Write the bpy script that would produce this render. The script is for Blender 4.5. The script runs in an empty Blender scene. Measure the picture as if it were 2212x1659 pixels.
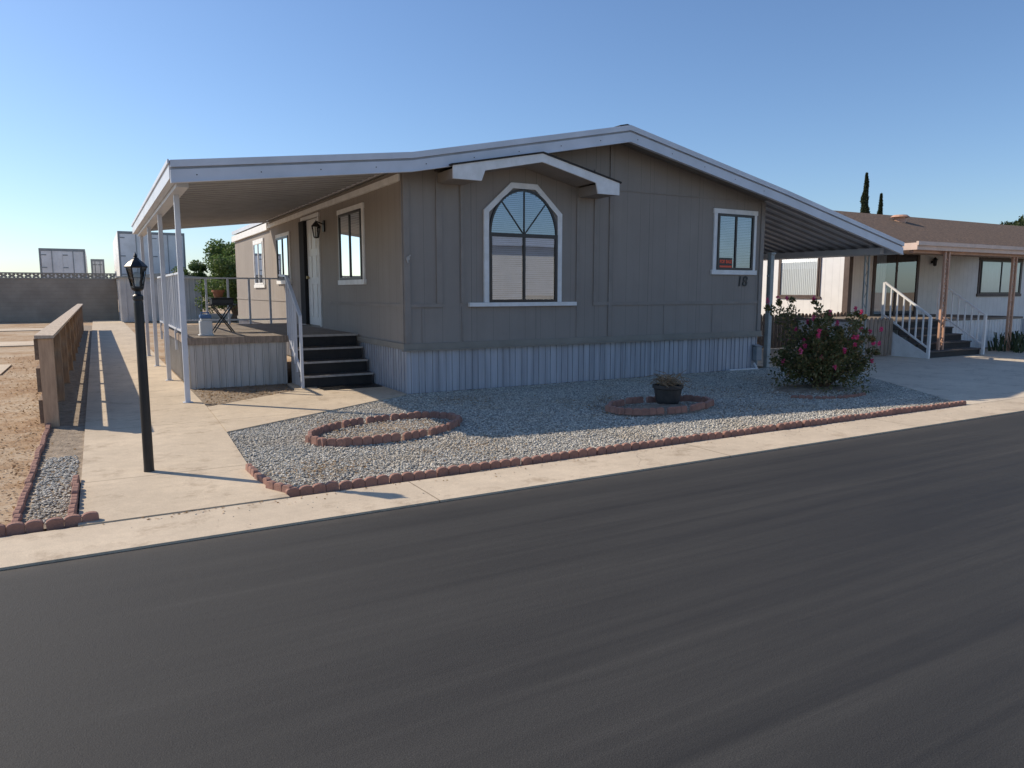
import bpy, math, random
import numpy as np
from mathutils import Vector
random.seed(7); rng=np.random.default_rng(7)
scene=bpy.context.scene
COL=scene.collection
LOC={}

# ---------------------------------------------------------------- materials
def newmat(name):
    m=bpy.data.materials.new(name); m.use_nodes=True
    nt=m.node_tree; b=nt.nodes["Principled BSDF"]
    return m,nt,b
def N(nt,t,**k):
    n=nt.nodes.new(t)
    for a,v in k.items(): setattr(n,a,v)
    return n
def math_(nt,op,a,b=None):
    n=N(nt,"ShaderNodeMath",operation=op)
    for i,x in enumerate((a,b)):
        if x is None: continue
        if isinstance(x,(int,float)): n.inputs[i].default_value=x
        else: nt.links.new(x,n.inputs[i])
    return n.outputs[0]
def mixc(nt,f,a,b,mode='MIX'):
    n=N(nt,"ShaderNodeMix",data_type='RGBA',blend_type=mode)
    for i,x in ((0,f),(6,a),(7,b)):
        if isinstance(x,(int,float)): n.inputs[i].default_value=x
        elif isinstance(x,tuple): n.inputs[i].default_value=(*x,1) if len(x)==3 else x
        else: nt.links.new(x,n.inputs[i])
    return n.outputs[2]
def noise(nt,vec,scale,detail=6,rough=.6,dist=0):
    n=N(nt,"ShaderNodeTexNoise"); n.inputs["Scale"].default_value=scale
    n.inputs["Detail"].default_value=detail; n.inputs["Roughness"].default_value=rough; n.inputs["Distortion"].default_value=dist
    nt.links.new(vec,n.inputs["Vector"]); return n.outputs["Fac"]
def mapping(nt,vec,scale=(1,1,1),rot=(0,0,0)):
    n=N(nt,"ShaderNodeMapping"); n.inputs["Scale"].default_value=scale; n.inputs["Rotation"].default_value=rot
    nt.links.new(vec,n.inputs["Vector"]); return n.outputs[0]
def ramp(nt,f,stops):
    n=N(nt,"ShaderNodeValToRGB"); e=n.color_ramp.elements
    while len(e)<len(stops): e.new(.5)
    for i,(p,c) in enumerate(stops):
        e[i].position=p; e[i].color=(*c,1) if len(c)==3 else c
    nt.links.new(f,n.inputs[0]); return n.outputs[0]
def bumpn(nt,b,h,strength,dist=.02):
    n=N(nt,"ShaderNodeBump"); n.inputs["Strength"].default_value=strength; n.inputs["Distance"].default_value=dist
    nt.links.new(h,n.inputs["Height"]); nt.links.new(n.outputs[0],b.inputs["Normal"])
def mat(name,c1,c2=None,scale=4,rough=.75,bump=0,bscale=60,metal=0,stretch=(1,1,1),lo=.35,hi=.65,spec=None,groove=None,gdark=.45,bdist=.01):
    m,nt,b=newmat(name)
    b.inputs["Roughness"].default_value=rough; b.inputs["Metallic"].default_value=metal
    if spec is not None: b.inputs["Specular IOR Level"].default_value=spec
    tc=N(nt,"ShaderNodeTexCoord").outputs["Object"]
    v=mapping(nt,tc,stretch)
    c2=c2 or tuple(x*.8 for x in c1)
    col=ramp(nt,noise(nt,v,scale),[(lo,c2),(hi,c1)])
    h=None
    if bump: h=noise(nt,v,bscale,4)
    if groove:
        ax,per,wid=groove
        sp=N(nt,"ShaderNodeSeparateXYZ"); nt.links.new(tc,sp.inputs[0])
        s=sp.outputs[ax] if isinstance(ax,int) else math_(nt,'ADD',sp.outputs[0],sp.outputs[1])
        fr=math_(nt,'FRACT',math_(nt,'DIVIDE',math_(nt,'ADD',s,1000*per),per))
        g=math_(nt,'LESS_THAN',fr,wid/per)
        col=mixc(nt,g,col,mixc(nt,1.0,col,(gdark,gdark,gdark),'MULTIPLY'))
        gi=math_(nt,'SUBTRACT',1.0,g)
        h=gi if h is None else math_(nt,'ADD',gi,math_(nt,'MULTIPLY',h,.25))
        bump=max(bump,.4)
    nt.links.new(col,b.inputs["Base Color"])
    if h is not None: bumpn(nt,b,h,bump,bdist)
    return m

def siding(name,c1,c2,per=.305):
    m,nt,b=newmat(name); b.inputs["Roughness"].default_value=.72; b.inputs["Specular IOR Level"].default_value=.3
    tc=N(nt,"ShaderNodeTexCoord").outputs["Object"]
    sp=N(nt,"ShaderNodeSeparateXYZ"); nt.links.new(tc,sp.inputs[0])
    s=math_(nt,'ADD',sp.outputs[0],sp.outputs[1])
    def gr(per,w,off):
        d=math_(nt,'DIVIDE',math_(nt,'ADD',s,100*per+off),per)
        return math_(nt,'LESS_THAN',math_(nt,'FRACT',d),w/per)
    g=gr(per,.007,0); g2=gr(1.22,.009,.40)
    big=noise(nt,tc,.8,6,.6); fine=noise(nt,mapping(nt,tc,(30,30,1.2)),2.5,5)
    drip=noise(nt,mapping(nt,tc,(5,5,.25)),1.4,4)
    f=math_(nt,'ADD',math_(nt,'ADD',math_(nt,'MULTIPLY',big,.55),math_(nt,'MULTIPLY',fine,.18)),math_(nt,'MULTIPLY',drip,.27))
    col=ramp(nt,f,[(.38,c2),(.60,c1)])
    col=mixc(nt,g,col,mixc(nt,1.0,col,(.70,.70,.70),'MULTIPLY'))
    col=mixc(nt,g2,col,mixc(nt,1.0,col,(.58,.58,.58),'MULTIPLY'))
    # chalky dust rising from the bottom trim
    dz=math_(nt,'MULTIPLY',math_(nt,'SUBTRACT',1.5,sp.outputs[2]),1.2); dz.node.use_clamp=True
    dn=math_(nt,'MULTIPLY',math_(nt,'MULTIPLY',dz,noise(nt,tc,3.5,6,.7)),.22)
    col=mixc(nt,dn,col,(.42,.39,.35))
    nt.links.new(col,b.inputs["Base Color"])
    h=math_(nt,'ADD',math_(nt,'SUBTRACT',1.0,math_(nt,'MAXIMUM',g,g2)),math_(nt,'MULTIPLY',fine,.3))
    bumpn(nt,b,h,.3,.008)
    return m

M={}
M['siding']=siding('taupe_siding',(.315,.277,.242),(.270,.237,.207))
M['siding_trim']=mat('taupe_trim_paint',(.30,.264,.23),(.255,.223,.195),scale=3,bump=.1)
M['belt']=mat('olive_grey_belt_paint',(.30,.275,.232),(.248,.228,.192),scale=3,bump=.1)
M['white']=mat('white_trim_paint',(.86,.85,.83),(.74,.73,.70),scale=6,rough=.55,bump=.08)
M['whitemetal']=mat('white_painted_metal',(.66,.69,.75),(.55,.58,.63),scale=1.6,rough=.42,bump=.03,bscale=8)
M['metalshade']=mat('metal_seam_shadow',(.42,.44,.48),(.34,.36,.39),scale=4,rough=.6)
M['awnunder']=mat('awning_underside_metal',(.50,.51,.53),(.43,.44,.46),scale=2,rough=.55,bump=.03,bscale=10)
M['awnrib']=mat('awning_rib_shadow',(.38,.385,.40),(.31,.315,.33),scale=2,rough=.55)  # darker copy for the rib sides, shade painted into the colour
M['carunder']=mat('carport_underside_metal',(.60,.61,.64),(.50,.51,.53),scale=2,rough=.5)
M['carrib']=mat('carport_rib_shadow',(.26,.26,.28),(.21,.21,.22),scale=2,rough=.55)  # rib sides coloured dark so the corrugation reads as shaded
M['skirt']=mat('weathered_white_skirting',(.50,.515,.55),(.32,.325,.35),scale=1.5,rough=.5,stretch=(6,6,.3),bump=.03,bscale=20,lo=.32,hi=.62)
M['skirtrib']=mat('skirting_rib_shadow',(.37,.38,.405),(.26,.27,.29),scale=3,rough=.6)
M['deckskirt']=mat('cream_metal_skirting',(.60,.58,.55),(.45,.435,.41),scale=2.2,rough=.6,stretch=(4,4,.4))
M['deckrib']=mat('cream_rib_shadow',(.38,.365,.345),(.29,.28,.26),scale=3,rough=.6)  # painted shade on the sides of the cream ribs
M['black']=mat('black_painted_metal',(.016,.017,.018),(.010,.010,.011),scale=12,rough=.42)
M['bronze']=mat('dark_bronze_frame',(.03,.026,.023),(.02,.018,.016),scale=9,rough=.4)
M['dark']=mat('dark_interior',(.02,.02,.022),(.012,.012,.013),scale=2,rough=.9)
M['blind']=mat('white_window_blind',(.66,.69,.75),(.50,.53,.59),scale=1.5,rough=.6)
M['curtain']=mat('pale_window_curtain',(.84,.86,.85),(.74,.76,.74),scale=3,rough=.8,stretch=(12,12,1))
M['door']=mat('white_door_paint',(.78,.77,.74),(.70,.69,.66),scale=3,rough=.45)
M['brass']=mat('worn_brass',(.45,.33,.14),(.3,.22,.1),scale=20,rough=.35,metal=1)
M['shingle']=mat('brown_asphalt_shingle',(.23,.145,.088),(.075,.052,.04),scale=6,rough=.95,bump=.5,bscale=60,lo=.36,hi=.62,groove=(1,.16,.035),gdark=.3,stretch=(1.5,3,3))
M['darkshingle']=mat('dark_shingle',(.05,.042,.038),(.03,.027,.025),scale=20,rough=.95,bump=.4)
M['soffit']=mat('soffit_paint',(.26,.235,.205),(.21,.19,.165),scale=3)
M['deckwood']=mat('weathered_deck_boards',(.30,.25,.20),(.17,.14,.115),scale=3,rough=.85,bump=.2,bscale=30,stretch=(1,8,8),groove=(1,.14,.008),gdark=.3)
M['stair']=mat('dark_stair_riser',(.035,.031,.029),(.022,.02,.019),scale=6,rough=.75)
M['tread']=mat('worn_stair_tread',(.12,.10,.09),(.07,.06,.052),scale=8,rough=.8,bump=.2)
M['nose']=mat('pale_stair_nosing',(.50,.46,.41),(.36,.33,.3),scale=14,rough=.7)
M['brick']=mat('red_concrete_edger',(.42,.225,.17),(.25,.14,.11),scale=7,rough=.95,bump=.6,bscale=80,bdist=.006,lo=.3,hi=.7)
M['wood']=mat('shaded_fence_lumber',(.25,.17,.11),(.15,.10,.068),scale=3.2,rough=.85,bump=.25,bscale=30,stretch=(8,.5,5))  # boards darkened in colour to read as the shaded side and gaps
M['woodpost']=mat('fence_post_lumber',(.58,.39,.25),(.42,.275,.175),scale=3.2,rough=.85,bump=.25,bscale=30,stretch=(9,9,1))
M['woodstud']=mat('fence_stud_lumber',(.40,.275,.18),(.26,.175,.115),scale=3.2,rough=.85,bump=.25,bscale=30,stretch=(9,9,1))
M['woodtop']=mat('sunbleached_lumber',(.56,.46,.36),(.42,.34,.26),scale=3.2,rough=.85,bump=.25,bscale=30,stretch=(12,1,6))
M['picket']=mat('old_picket_wood',(.26,.185,.135),(.13,.092,.07),scale=5,rough=.9,bump=.3,stretch=(6,6,1))
M['gatewood']=mat('greyed_gate_wood',(.38,.30,.235),(.22,.17,.13),scale=5,rough=.9,bump=.3,stretch=(6,6,1))
M['block']=mat('block_wall_masonry',(.40,.335,.265),(.31,.258,.205),scale=1.2,rough=.95,bump=.3,groove=(2,.2,.012),gdark=.8)
M['blockcap']=mat('lattice_block',(.38,.34,.29),(.29,.26,.22),scale=3,rough=.95)
M['trailer']=mat('dirty_white_trailer_panel',(.86,.86,.86),(.66,.65,.63),scale=.9,rough=.5,lo=.3,hi=.6,bump=.05)
M['tyre']=mat('rubber',(.02,.02,.02),(.014,.014,.014),rough=.85)
M['shed']=mat('pale_grey_shed_metal',(.56,.55,.53),(.44,.43,.415),scale=1.2,rough=.6)
M['nwhite']=mat('neighbour_white_siding',(.84,.83,.81),(.77,.76,.74),scale=2,rough=.75,groove=('s',.25,.010),gdark=.8)
M['ncream']=mat('neighbour_cream_siding',(.84,.82,.78),(.76,.74,.70),scale=2,rough=.75,groove=('s',.25,.010),gdark=.75)
M['nbrown']=mat('brown_trim_paint',(.12,.085,.07),(.085,.06,.05),scale=5,rough=.6)
M['tan']=mat('tan_painted_metal',(.60,.35,.235),(.48,.28,.185),scale=4,rough=.55)
M['tanfascia']=mat('pale_tan_fascia',(.72,.54,.44),(.60,.45,.36),scale=4,rough=.55)
M['greyiron']=mat('grey_green_iron',(.40,.42,.40),(.30,.32,.30),scale=6,rough=.55)
M['pot']=mat('dark_clay_pot',(.065,.058,.052),(.035,.032,.03),scale=8,rough=.7,bump=.15)
M['terracotta']=mat('terracotta',(.42,.17,.085),(.30,.12,.065),scale=8,rough=.8)
M['blue']=mat('blue_plastic',(.08,.17,.36),(.06,.14,.30),rough=.5)
M['plastic']=mat('white_plastic',(.72,.72,.70),(.6,.6,.58),rough=.4)
M['dry']=mat('dry_twigs',(.34,.24,.14),(.20,.14,.085),scale=10,rough=.95)
M['bark']=mat('bark',(.16,.11,.075),(.09,.065,.045),scale=8,rough=.95,bump=.4)
M['soil']=mat('dry_soil',(.36,.29,.215),(.20,.158,.115),scale=8,rough=1,bump=.7,bscale=30,bdist=.03)
M['redletter']=mat('orange_red_lettering',(.90,.10,.03),(.80,.08,.03),rough=.5)
M['greybox']=mat('utility_grey',(.30,.32,.33),(.24,.26,.27),rough=.5)
def leafmat(name,c1,c2,c3):
    m,nt,b=newmat(name); b.inputs["Roughness"].default_value=.6
    a=N(nt,"ShaderNodeAttribute",attribute_name="tone")
    col=ramp(nt,a.outputs["Fac"],[(0,c1),(.6,c2),(1,c3)])
    nt.links.new(col,b.inputs["Base Color"])
    tr=N(nt,"ShaderNodeBsdfTranslucent"); nt.links.new(col,tr.inputs[0])
    mx=N(nt,"ShaderNodeMixShader"); mx.inputs[0].default_value=.35
    out=nt.nodes["Material Output"]
    nt.links.new(b.outputs[0],mx.inputs[1]); nt.links.new(tr.outputs[0],mx.inputs[2]); nt.links.new(mx.outputs[0],out.inputs[0])
    return m
M['leaf']=leafmat('shrub_leaf',(.065,.08,.027),(.15,.155,.053),(.32,.21,.09))
M['treeleaf']=leafmat('tree_leaf',(.05,.09,.025),(.12,.19,.05),(.2,.27,.08))
M['darkleaf']=leafmat('dark_tree_leaf',(.03,.05,.018),(.055,.085,.028),(.09,.12,.04))
M['cypress']=leafmat('cypress_leaf',(.022,.036,.018),(.04,.06,.028),(.06,.08,.036))
M['pink']=leafmat('pink_blossom',(.60,.03,.13),(.80,.07,.24),(.90,.22,.40))
M['litter']=leafmat('dry_leaf_litter',(.24,.14,.07),(.38,.25,.13),(.48,.36,.22))
def stone():
    m,nt,b=newmat('grey_gravel_stone'); b.inputs["Roughness"].default_value=.9
    a=N(nt,"ShaderNodeAttribute",attribute_name="tone")
    col=ramp(nt,a.outputs["Fac"],[(0,(.26,.25,.225)),(.22,(.40,.385,.34)),(.55,(.53,.505,.44)),(.8,(.62,.57,.475)),(1,(.80,.75,.65))])
    tc=N(nt,"ShaderNodeTexCoord").outputs["Object"]
    p=noise(nt,tc,1.1,5,.7)
    col=mixc(nt,ramp(nt,p,[(.48,(0,0,0)),(.66,(.5,.5,.5))]),col,mixc(nt,1.0,col,(.86,.74,.60),'MULTIPLY'))
    nt.links.new(col,b.inputs["Base Color"]); return m
M['stone']=stone()
def glass(name,tint,base):
    m,nt,b=newmat(name); nt.nodes.remove(b)
    g=N(nt,"ShaderNodeBsdfGlossy"); g.inputs["Roughness"].default_value=.012; g.inputs["Color"].default_value=(.90,.95,1,1)
    t=N(nt,"ShaderNodeBsdfTransparent"); t.inputs[0].default_value=(*tint,1)
    tc=N(nt,"ShaderNodeTexCoord").outputs["Object"]
    bp=N(nt,"ShaderNodeBump"); bp.inputs["Strength"].default_value=.02; bp.inputs["Distance"].default_value=.01
    nt.links.new(noise(nt,tc,1.6,1),bp.inputs["Height"]); nt.links.new(bp.outputs[0],g.inputs["Normal"])
    fr=N(nt,"ShaderNodeFresnel"); fr.inputs[0].default_value=1.5
    f=math_(nt,'ADD',fr.outputs[0],base)
    mx=N(nt,"ShaderNodeMixShader"); nt.links.new(f,mx.inputs[0])
    nt.links.new(t.outputs[0],mx.inputs[1]); nt.links.new(g.outputs[0],mx.inputs[2])
    nt.links.new(mx.outputs[0],nt.nodes["Material Output"].inputs[0]); return m
M['glass']=glass('window_glass',(.66,.72,.78),.14)
M['clearglass']=glass('clear_glass',(.93,.95,.95),.02)
def asphalt():
    m,nt,b=newmat('asphalt')
    tc=N(nt,"ShaderNodeTexCoord").outputs["Object"]
    big=noise(nt,mapping(nt,tc,(.13,2.0,1),(0,0,.24)),1.3,9,.74,.5)
    big2=noise(nt,mapping(nt,tc,(.07,4.4,1),(0,0,-.05)),1.6,8,.74,.35)
    patch=noise(nt,mapping(nt,tc,(.4,.8,1)),.5,6,.6)
    fine=noise(nt,tc,170,3)
    f=math_(nt,'ADD',math_(nt,'ADD',math_(nt,'MULTIPLY',big,.36),math_(nt,'MULTIPLY',big2,.36)),math_(nt,'MULTIPLY',patch,.28))
    col=ramp(nt,f,[(.40,(.025,.0245,.024)),(.48,(.034,.0335,.0325)),(.55,(.042,.0415,.040)),(.63,(.058,.057,.055))])
    sp=ramp(nt,fine,[(.38,(.74,.74,.74)),(.64,(1.27,1.26,1.25))])
    col=mixc(nt,1.0,col,sp,'MULTIPLY')
    vs2=N(nt,"ShaderNodeTexVoronoi"); vs2.inputs["Scale"].default_value=.9; nt.links.new(tc,vs2.inputs["Vector"])
    col=mixc(nt,math_(nt,'MULTIPLY',math_(nt,'LESS_THAN',vs2.outputs["Distance"],.010),.7),col,(.30,.29,.27))
    sp3=N(nt,"ShaderNodeSeparateXYZ"); nt.links.new(tc,sp3.inputs[0])
    ed=math_(nt,'MULTIPLY',math_(nt,'SUBTRACT',sp3.outputs[1],4.7),3.0); ed.node.use_clamp=True
    ed=math_(nt,'MULTIPLY',math_(nt,'MULTIPLY',ed,ed),math_(nt,'MULTIPLY',noise(nt,tc,6,6,.75),.5))
    col=mixc(nt,ed,col,(.20,.175,.145))
    nt.links.new(col,b.inputs["Base Color"])
    nt.links.new(ramp(nt,f,[(.40,(.70,.70,.70)),(.58,(.86,.86,.86))]),b.inputs["Roughness"])
    b.inputs["Specular IOR Level"].default_value=.35
    h=math_(nt,'ADD',fine,math_(nt,'MULTIPLY',noise(nt,tc,45,4),.8))
    bumpn(nt,b,h,.4,.006); return m
M['asphalt']=asphalt()
def concrete(name,ax,per,c1=(.64,.53,.39),c2=(.48,.395,.29)):
    m,nt,b=newmat(name); b.inputs["Roughness"].default_value=.88
    tc=N(nt,"ShaderNodeTexCoord").outputs["Object"]
    f=math_(nt,'ADD',math_(nt,'MULTIPLY',noise(nt,tc,.9,7,.65),.65),math_(nt,'MULTIPLY',noise(nt,tc,9,6,.7),.35))
    col=ramp(nt,f,[(.34,c2),(.5,tuple((x+y)/2 for x,y in zip(c1,c2))),(.62,c1)])
    st=noise(nt,tc,2.3,6,.75)
    col=mixc(nt,1.0,col,ramp(nt,st,[(.30,(.64,.60,.56)),(.46,(1,1,1))]),'MULTIPLY')
    fine=noise(nt,tc,180,3)
    col=mixc(nt,1.0,col,ramp(nt,fine,[(.35,(.84,.84,.84)),(.65,(1.08,1.08,1.08))]),'MULTIPLY')
    vo=N(nt,"ShaderNodeTexVoronoi",feature='DISTANCE_TO_EDGE'); vo.inputs["Scale"].default_value=.25
    dn=N(nt,"ShaderNodeTexNoise"); dn.inputs["Scale"].default_value=2.5; dn.inputs["Detail"].default_value=6; nt.links.new(tc,dn.inputs["Vector"])
    va=N(nt,"ShaderNodeVectorMath",operation='ADD'); vs=N(nt,"ShaderNodeVectorMath",operation='SCALE'); vs.inputs[3].default_value=.4
    nt.links.new(dn.outputs["Color"],vs.inputs[0]); nt.links.new(tc,va.inputs[0]); nt.links.new(vs.outputs[0],va.inputs[1]); nt.links.new(va.outputs[0],vo.inputs["Vector"])
    ck=math_(nt,'LESS_THAN',vo.outputs["Distance"],.0011)
    sp=N(nt,"ShaderNodeSeparateXYZ"); nt.links.new(tc,sp.inputs[0])
    g=math_(nt,'LESS_THAN',math_(nt,'FRACT',math_(nt,'DIVIDE',math_(nt,'ADD',sp.outputs[ax],300*per+.9),per)),.012/per)
    g=math_(nt,'MAXIMUM',g,math_(nt,'MULTIPLY',ck,.4))
    col=mixc(nt,g,col,mixc(nt,1.0,col,(.45,.42,.38),'MULTIPLY'))
    nt.links.new(col,b.inputs["Base Color"])
    bumpn(nt,b,math_(nt,'ADD',math_(nt,'SUBTRACT',1.0,g),math_(nt,'MULTIPLY',fine,.3)),.35,.006)
    return m
M['concY']=concrete('walk_concrete',1,2.6)
M['concX']=concrete('gutter_concrete',0,3.1,(.66,.55,.41),(.50,.415,.31))
M['concD']=concrete('driveway_concrete',0,2.4,(.70,.60,.46),(.56,.475,.365))
def dirt():
    m,nt,b=newmat('dry_dirt'); b.inputs["Roughness"].default_value=1
    tc=N(nt,"ShaderNodeTexCoord").outputs["Object"]
    f=math_(nt,'ADD',math_(nt,'MULTIPLY',noise(nt,tc,.55,8,.7),.55),math_(nt,'MULTIPLY',noise(nt,tc,5,7,.75),.45))
    col=ramp(nt,f,[(.38,(.26,.15,.08)),(.46,(.38,.25,.14)),(.53,(.46,.35,.235)),(.64,(.53,.445,.33))])
    fine=noise(nt,tc,70,4,.8)
    col=mixc(nt,1.0,col,ramp(nt,fine,[(.35,(.8,.78,.76)),(.6,(1.06,1.06,1.06))]),'MULTIPLY')
    nt.links.new(col,b.inputs["Base Color"]); bumpn(nt,b,math_(nt,'ADD',fine,f),.4,.02); return m
M['dirt']=dirt()
M['gravelbed']=mat('gravel_bed',(.46,.44,.385),(.24,.23,.205),scale=50,rough=1,bump=.8,bscale=70,bdist=.02)

# ---------------------------------------------------------------- mesh builder
class MB:
    def __init__(s): s.v=[]; s.f=[]; s.m=[]
    def poly(s,pts,mi=0):
        k=len(s.v); s.v+= [tuple(p) for p in pts]; s.f.append(tuple(range(k,k+len(pts)))); s.m.append(mi); return s
    def prism(s,pts,vec,mi=0):
        n=len(pts); k=len(s.v)
        s.v+=[tuple(p) for p in pts]+[tuple(p[i]+vec[i] for i in range(3)) for p in pts]
        s.f.append(tuple(range(k,k+n))); s.f.append(tuple(range(k+2*n-1,k+n-1,-1))); s.m+=[mi,mi]
        for i in range(n):
            j=(i+1)%n; s.f.append((k+j,k+i,k+n+i,k+n+j)); s.m.append(mi)
        return s
    def box(s,x0,x1,y0,y1,z0,z1,mi=0):
        x0,x1=sorted((x0,x1)); y0,y1=sorted((y0,y1)); z0,z1=sorted((z0,z1))
        return s.prism([(x0,y0,z0),(x1,y0,z0),(x1,y1,z0),(x0,y1,z0)],(0,0,z1-z0),mi)
    def cyl(s,p0,p1,r0,r1=None,n=12,mi=0,caps=True):
        r1=r0 if r1 is None else r1
        p0=Vector(p0);p1=Vector(p1);d=(p1-p0).normalized()
        a=d.cross(Vector((0,0,1)));
        if a.length<1e-3: a=Vector((1,0,0))
        a.normalize(); b=d.cross(a); k=len(s.v)
        for p,r in ((p0,r0),(p1,r1)):
            for i in range(n):
                t=2*math.pi*i/n; q=p+a*math.cos(t)*r+b*math.sin(t)*r; s.v.append(tuple(q))
        for i in range(n):
            j=(i+1)%n; s.f.append((k+i,k+j,k+n+j,k+n+i)); s.m.append(mi)
        if caps:
            s.f.append(tuple(range(k+n-1,k-1,-1))); s.f.append(tuple(range(k+n,k+2*n))); s.m+=[mi,mi]
        return s
    def lathe(s,c,prof,n=20,mi=0):
        k=len(s.v)
        for r,z in prof:
            for i in range(n):
                t=2*math.pi*i/n; s.v.append((c[0]+r*math.cos(t),c[1]+r*math.sin(t),c[2]+z))
        for a in range(len(prof)-1):
            for i in range(n):
                j=(i+1)%n; s.f.append((k+a*n+i,k+a*n+j,k+(a+1)*n+j,k+(a+1)*n+i)); s.m.append(mi)
        return s
    def beam(s,p0,p1,w,h,mi=0):
        p0=Vector(p0);p1=Vector(p1);d=(p1-p0).normalized()
        a=d.cross(Vector((0,0,1)))
        if a.length<1e-3: a=Vector((1,0,0))
        a.normalize(); b=a.cross(d).normalized()
        q=[p0+a*x*w/2+b*y*h/2 for x,y in ((-1,-1),(1,-1),(1,1),(-1,1))]
        return s.prism([tuple(x) for x in q],tuple(p1-p0),mi)
    def ribbed(s,o,u,ul,v,n,pitch,depth,mi=0,prof=((0,0),(.70,0),(.76,1),(.93,1)),si=None):
        o=Vector(o);u=Vector(u);v=Vector(v);n=Vector(n)
        pts=[]; t=0
        while t<ul:
            for a,d in prof:
                if t+a*pitch<ul: pts.append((t+a*pitch,d*depth))
            t+=pitch
        pts.append((ul,0)); k=len(s.v)
        for a,d in pts:
            p=o+u*a+n*d; s.v.append(tuple(p)); s.v.append(tuple(p+v))
        for i in range(len(pts)-1):
            s.f.append((k+2*i,k+2*i+2,k+2*i+3,k+2*i+1)); s.m.append(mi if si is None or abs(pts[i][1]-pts[i+1][1])<1e-6 else si)  # rib side faces take the darker painted-shade slot
        return s
def link(o,parent=None):
    COL.objects.link(o)
    if parent is not None: o.parent=parent
    return o
def tag(o,label,category,group=None):
    o["label"]=label; o["category"]=category
    if group: o["group"]=group
def thing(name,loc,label,category,group=None):
    o=bpy.data.objects.new(name,None); o.location=loc; o.empty_display_size=.2; link(o); LOC[o.name]=Vector(loc)
    tag(o,label,category,group); return o
def make(name,mb,mats,parent=None,origin=None,smooth=False,bevel=0):
    """geometry given in world coordinates"""
    if parent is not None: org=LOC[parent.name]
    else: org=Vector(origin or (0,0,0))
    me=bpy.data.meshes.new(name)
    me.from_pydata([(x-org.x,y-org.y,z-org.z) for x,y,z in mb.v],[],mb.f)
    mats=mats if isinstance(mats,(list,tuple)) else [mats]
    for m in mats: me.materials.append(m)
    me.polygons.foreach_set("material_index",mb.m)
    if smooth: me.polygons.foreach_set("use_smooth",[True]*len(mb.f))
    o=bpy.data.objects.new(name,me); link(o,parent)
    if parent is None: o.location=org
    LOC[o.name]=org
    if bevel:
        b=o.modifiers.new("bevel","BEVEL"); b.width=bevel; b.segments=2; b.limit_method='ANGLE'
    return o
def leaves(name,pts,size,matl,parent=None,origin=None,tone=None,flat=False,aspect=.5):
    n=len(pts); org=np.array(LOC[parent.name]) if parent is not None else np.array(origin or (0,0,0))
    a=rng.normal(size=(n,3)); 
    if flat: a[:,2]*=.12
    a/=np.linalg.norm(a,axis=1)[:,None]
    b=rng.normal(size=(n,3)); 
    if flat: b[:,2]*=.12
    b-= (b*a).sum(1)[:,None]*a; b/=np.linalg.norm(b,axis=1)[:,None]
    s=(size*rng.uniform(.6,1.35,n))[:,None]
    P=pts-org
    v=np.stack([P-a*s,P-b*s*aspect,P+a*s,P+b*s*aspect],1).reshape(-1,3)
    me=bpy.data.meshes.new(name); me.vertices.add(4*n); me.vertices.foreach_set("co",v.ravel())
    me.loops.add(4*n); me.loops.foreach_set("vertex_index",np.arange(4*n)); me.polygons.add(n)
    me.polygons.foreach_set("loop_start",np.arange(n)*4); me.polygons.foreach_set("loop_total",np.full(n,4)); 
    me.update(calc_edges=True)
    t=rng.random(n) if tone is None else tone
    at=me.attributes.new("tone",'FLOAT','POINT'); at.data.foreach_set("value",np.repeat(t,4).astype(np.float32))
    me.materials.append(matl)
    o=bpy.data.objects.new(name,me); link(o,parent)
    if parent is None: o.location=tuple(org)
    return o
def clumps(centers,radii,per):
    out=[]
    for c,r in zip(centers,radii):
        d=rng.normal(size=(per,3)); d/=np.linalg.norm(d,axis=1)[:,None]
        out.append(np.array(c)+d*(np.array(r)*rng.uniform(.25,1,per)[:,None]**.6))
    return np.concatenate(out)
def inpoly(P,poly):
    x,y=P[:,0],P[:,1]; r=np.zeros(len(P),bool); n=len(poly)
    for i in range(n):
        x0,y0=poly[i]; x1,y1=poly[(i+1)%n]
        c=((y0>y)!=(y1>y)); xx=(x1-x0)*(y-y0)/((y1-y0)+1e-12)+x0
        r^=c&(x<xx)
    return r

# ---------------------------------------------------------------- setting
def sheet(name,pts,z,matl,thick=0):
    mb=MB()
    if thick: mb.prism([(x,y,z-thick) for x,y in pts],(0,0,thick))
    else: mb.poly([(x,y,z) for x,y in pts])
    o=make(name,mb,matl); o["kind"]="structure"; return o
sheet("ground",[(-900,-900),(900,-900),(900,900),(-900,900)],-.03,M['dirt'])
sheet("road",[(-150,-9),(150,-9),(150,5.0),(-150,5.0)],-.012,M['asphalt'])
sheet("gutter_pavement",[(-150,5.0),(150,5.0),(150,5.64),(-150,5.64)],.004,M['concX'],.03)
sheet("far_gutter_pavement",[(-150,-9.65),(150,-9.65),(150,-9.0),(-150,-9.0)],.004,M['concX'],.03)
sheet("walkway",[(-.2,5.645),(1.22,5.645),(1.12,6.7),(1.2,8.65),(1.25,10.7),(1.25,12.8),(1.2,46),(-.2,46)],.014,M['concY'],.04)
sheet("entry_path",[(1.206,8.66),(4.02,10.45),(4.12,10.56),(4.12,12.8),(2.8,12.8),(2.72,11.8),(1.256,10.7)],.018,M['concY'],.04)
sheet("driveway",[(10.62,5.645),(21.8,5.645),(21.5,7.2),(21.5,13.9),(12.0,13.9),(12.35,10.6),(13.2,9.4)],.006,M['concD'],.03)
sheet("carport_slab",[(12.0,13.905),(18.0,13.905),(18.0,26),(12.0,26)],.006,M['concD'],.03)
sheet("dirt_bed",[(1.256,10.72),(2.70,11.82),(2.80,12.9),(1.256,12.9)],-.004,M['soil'])
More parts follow.
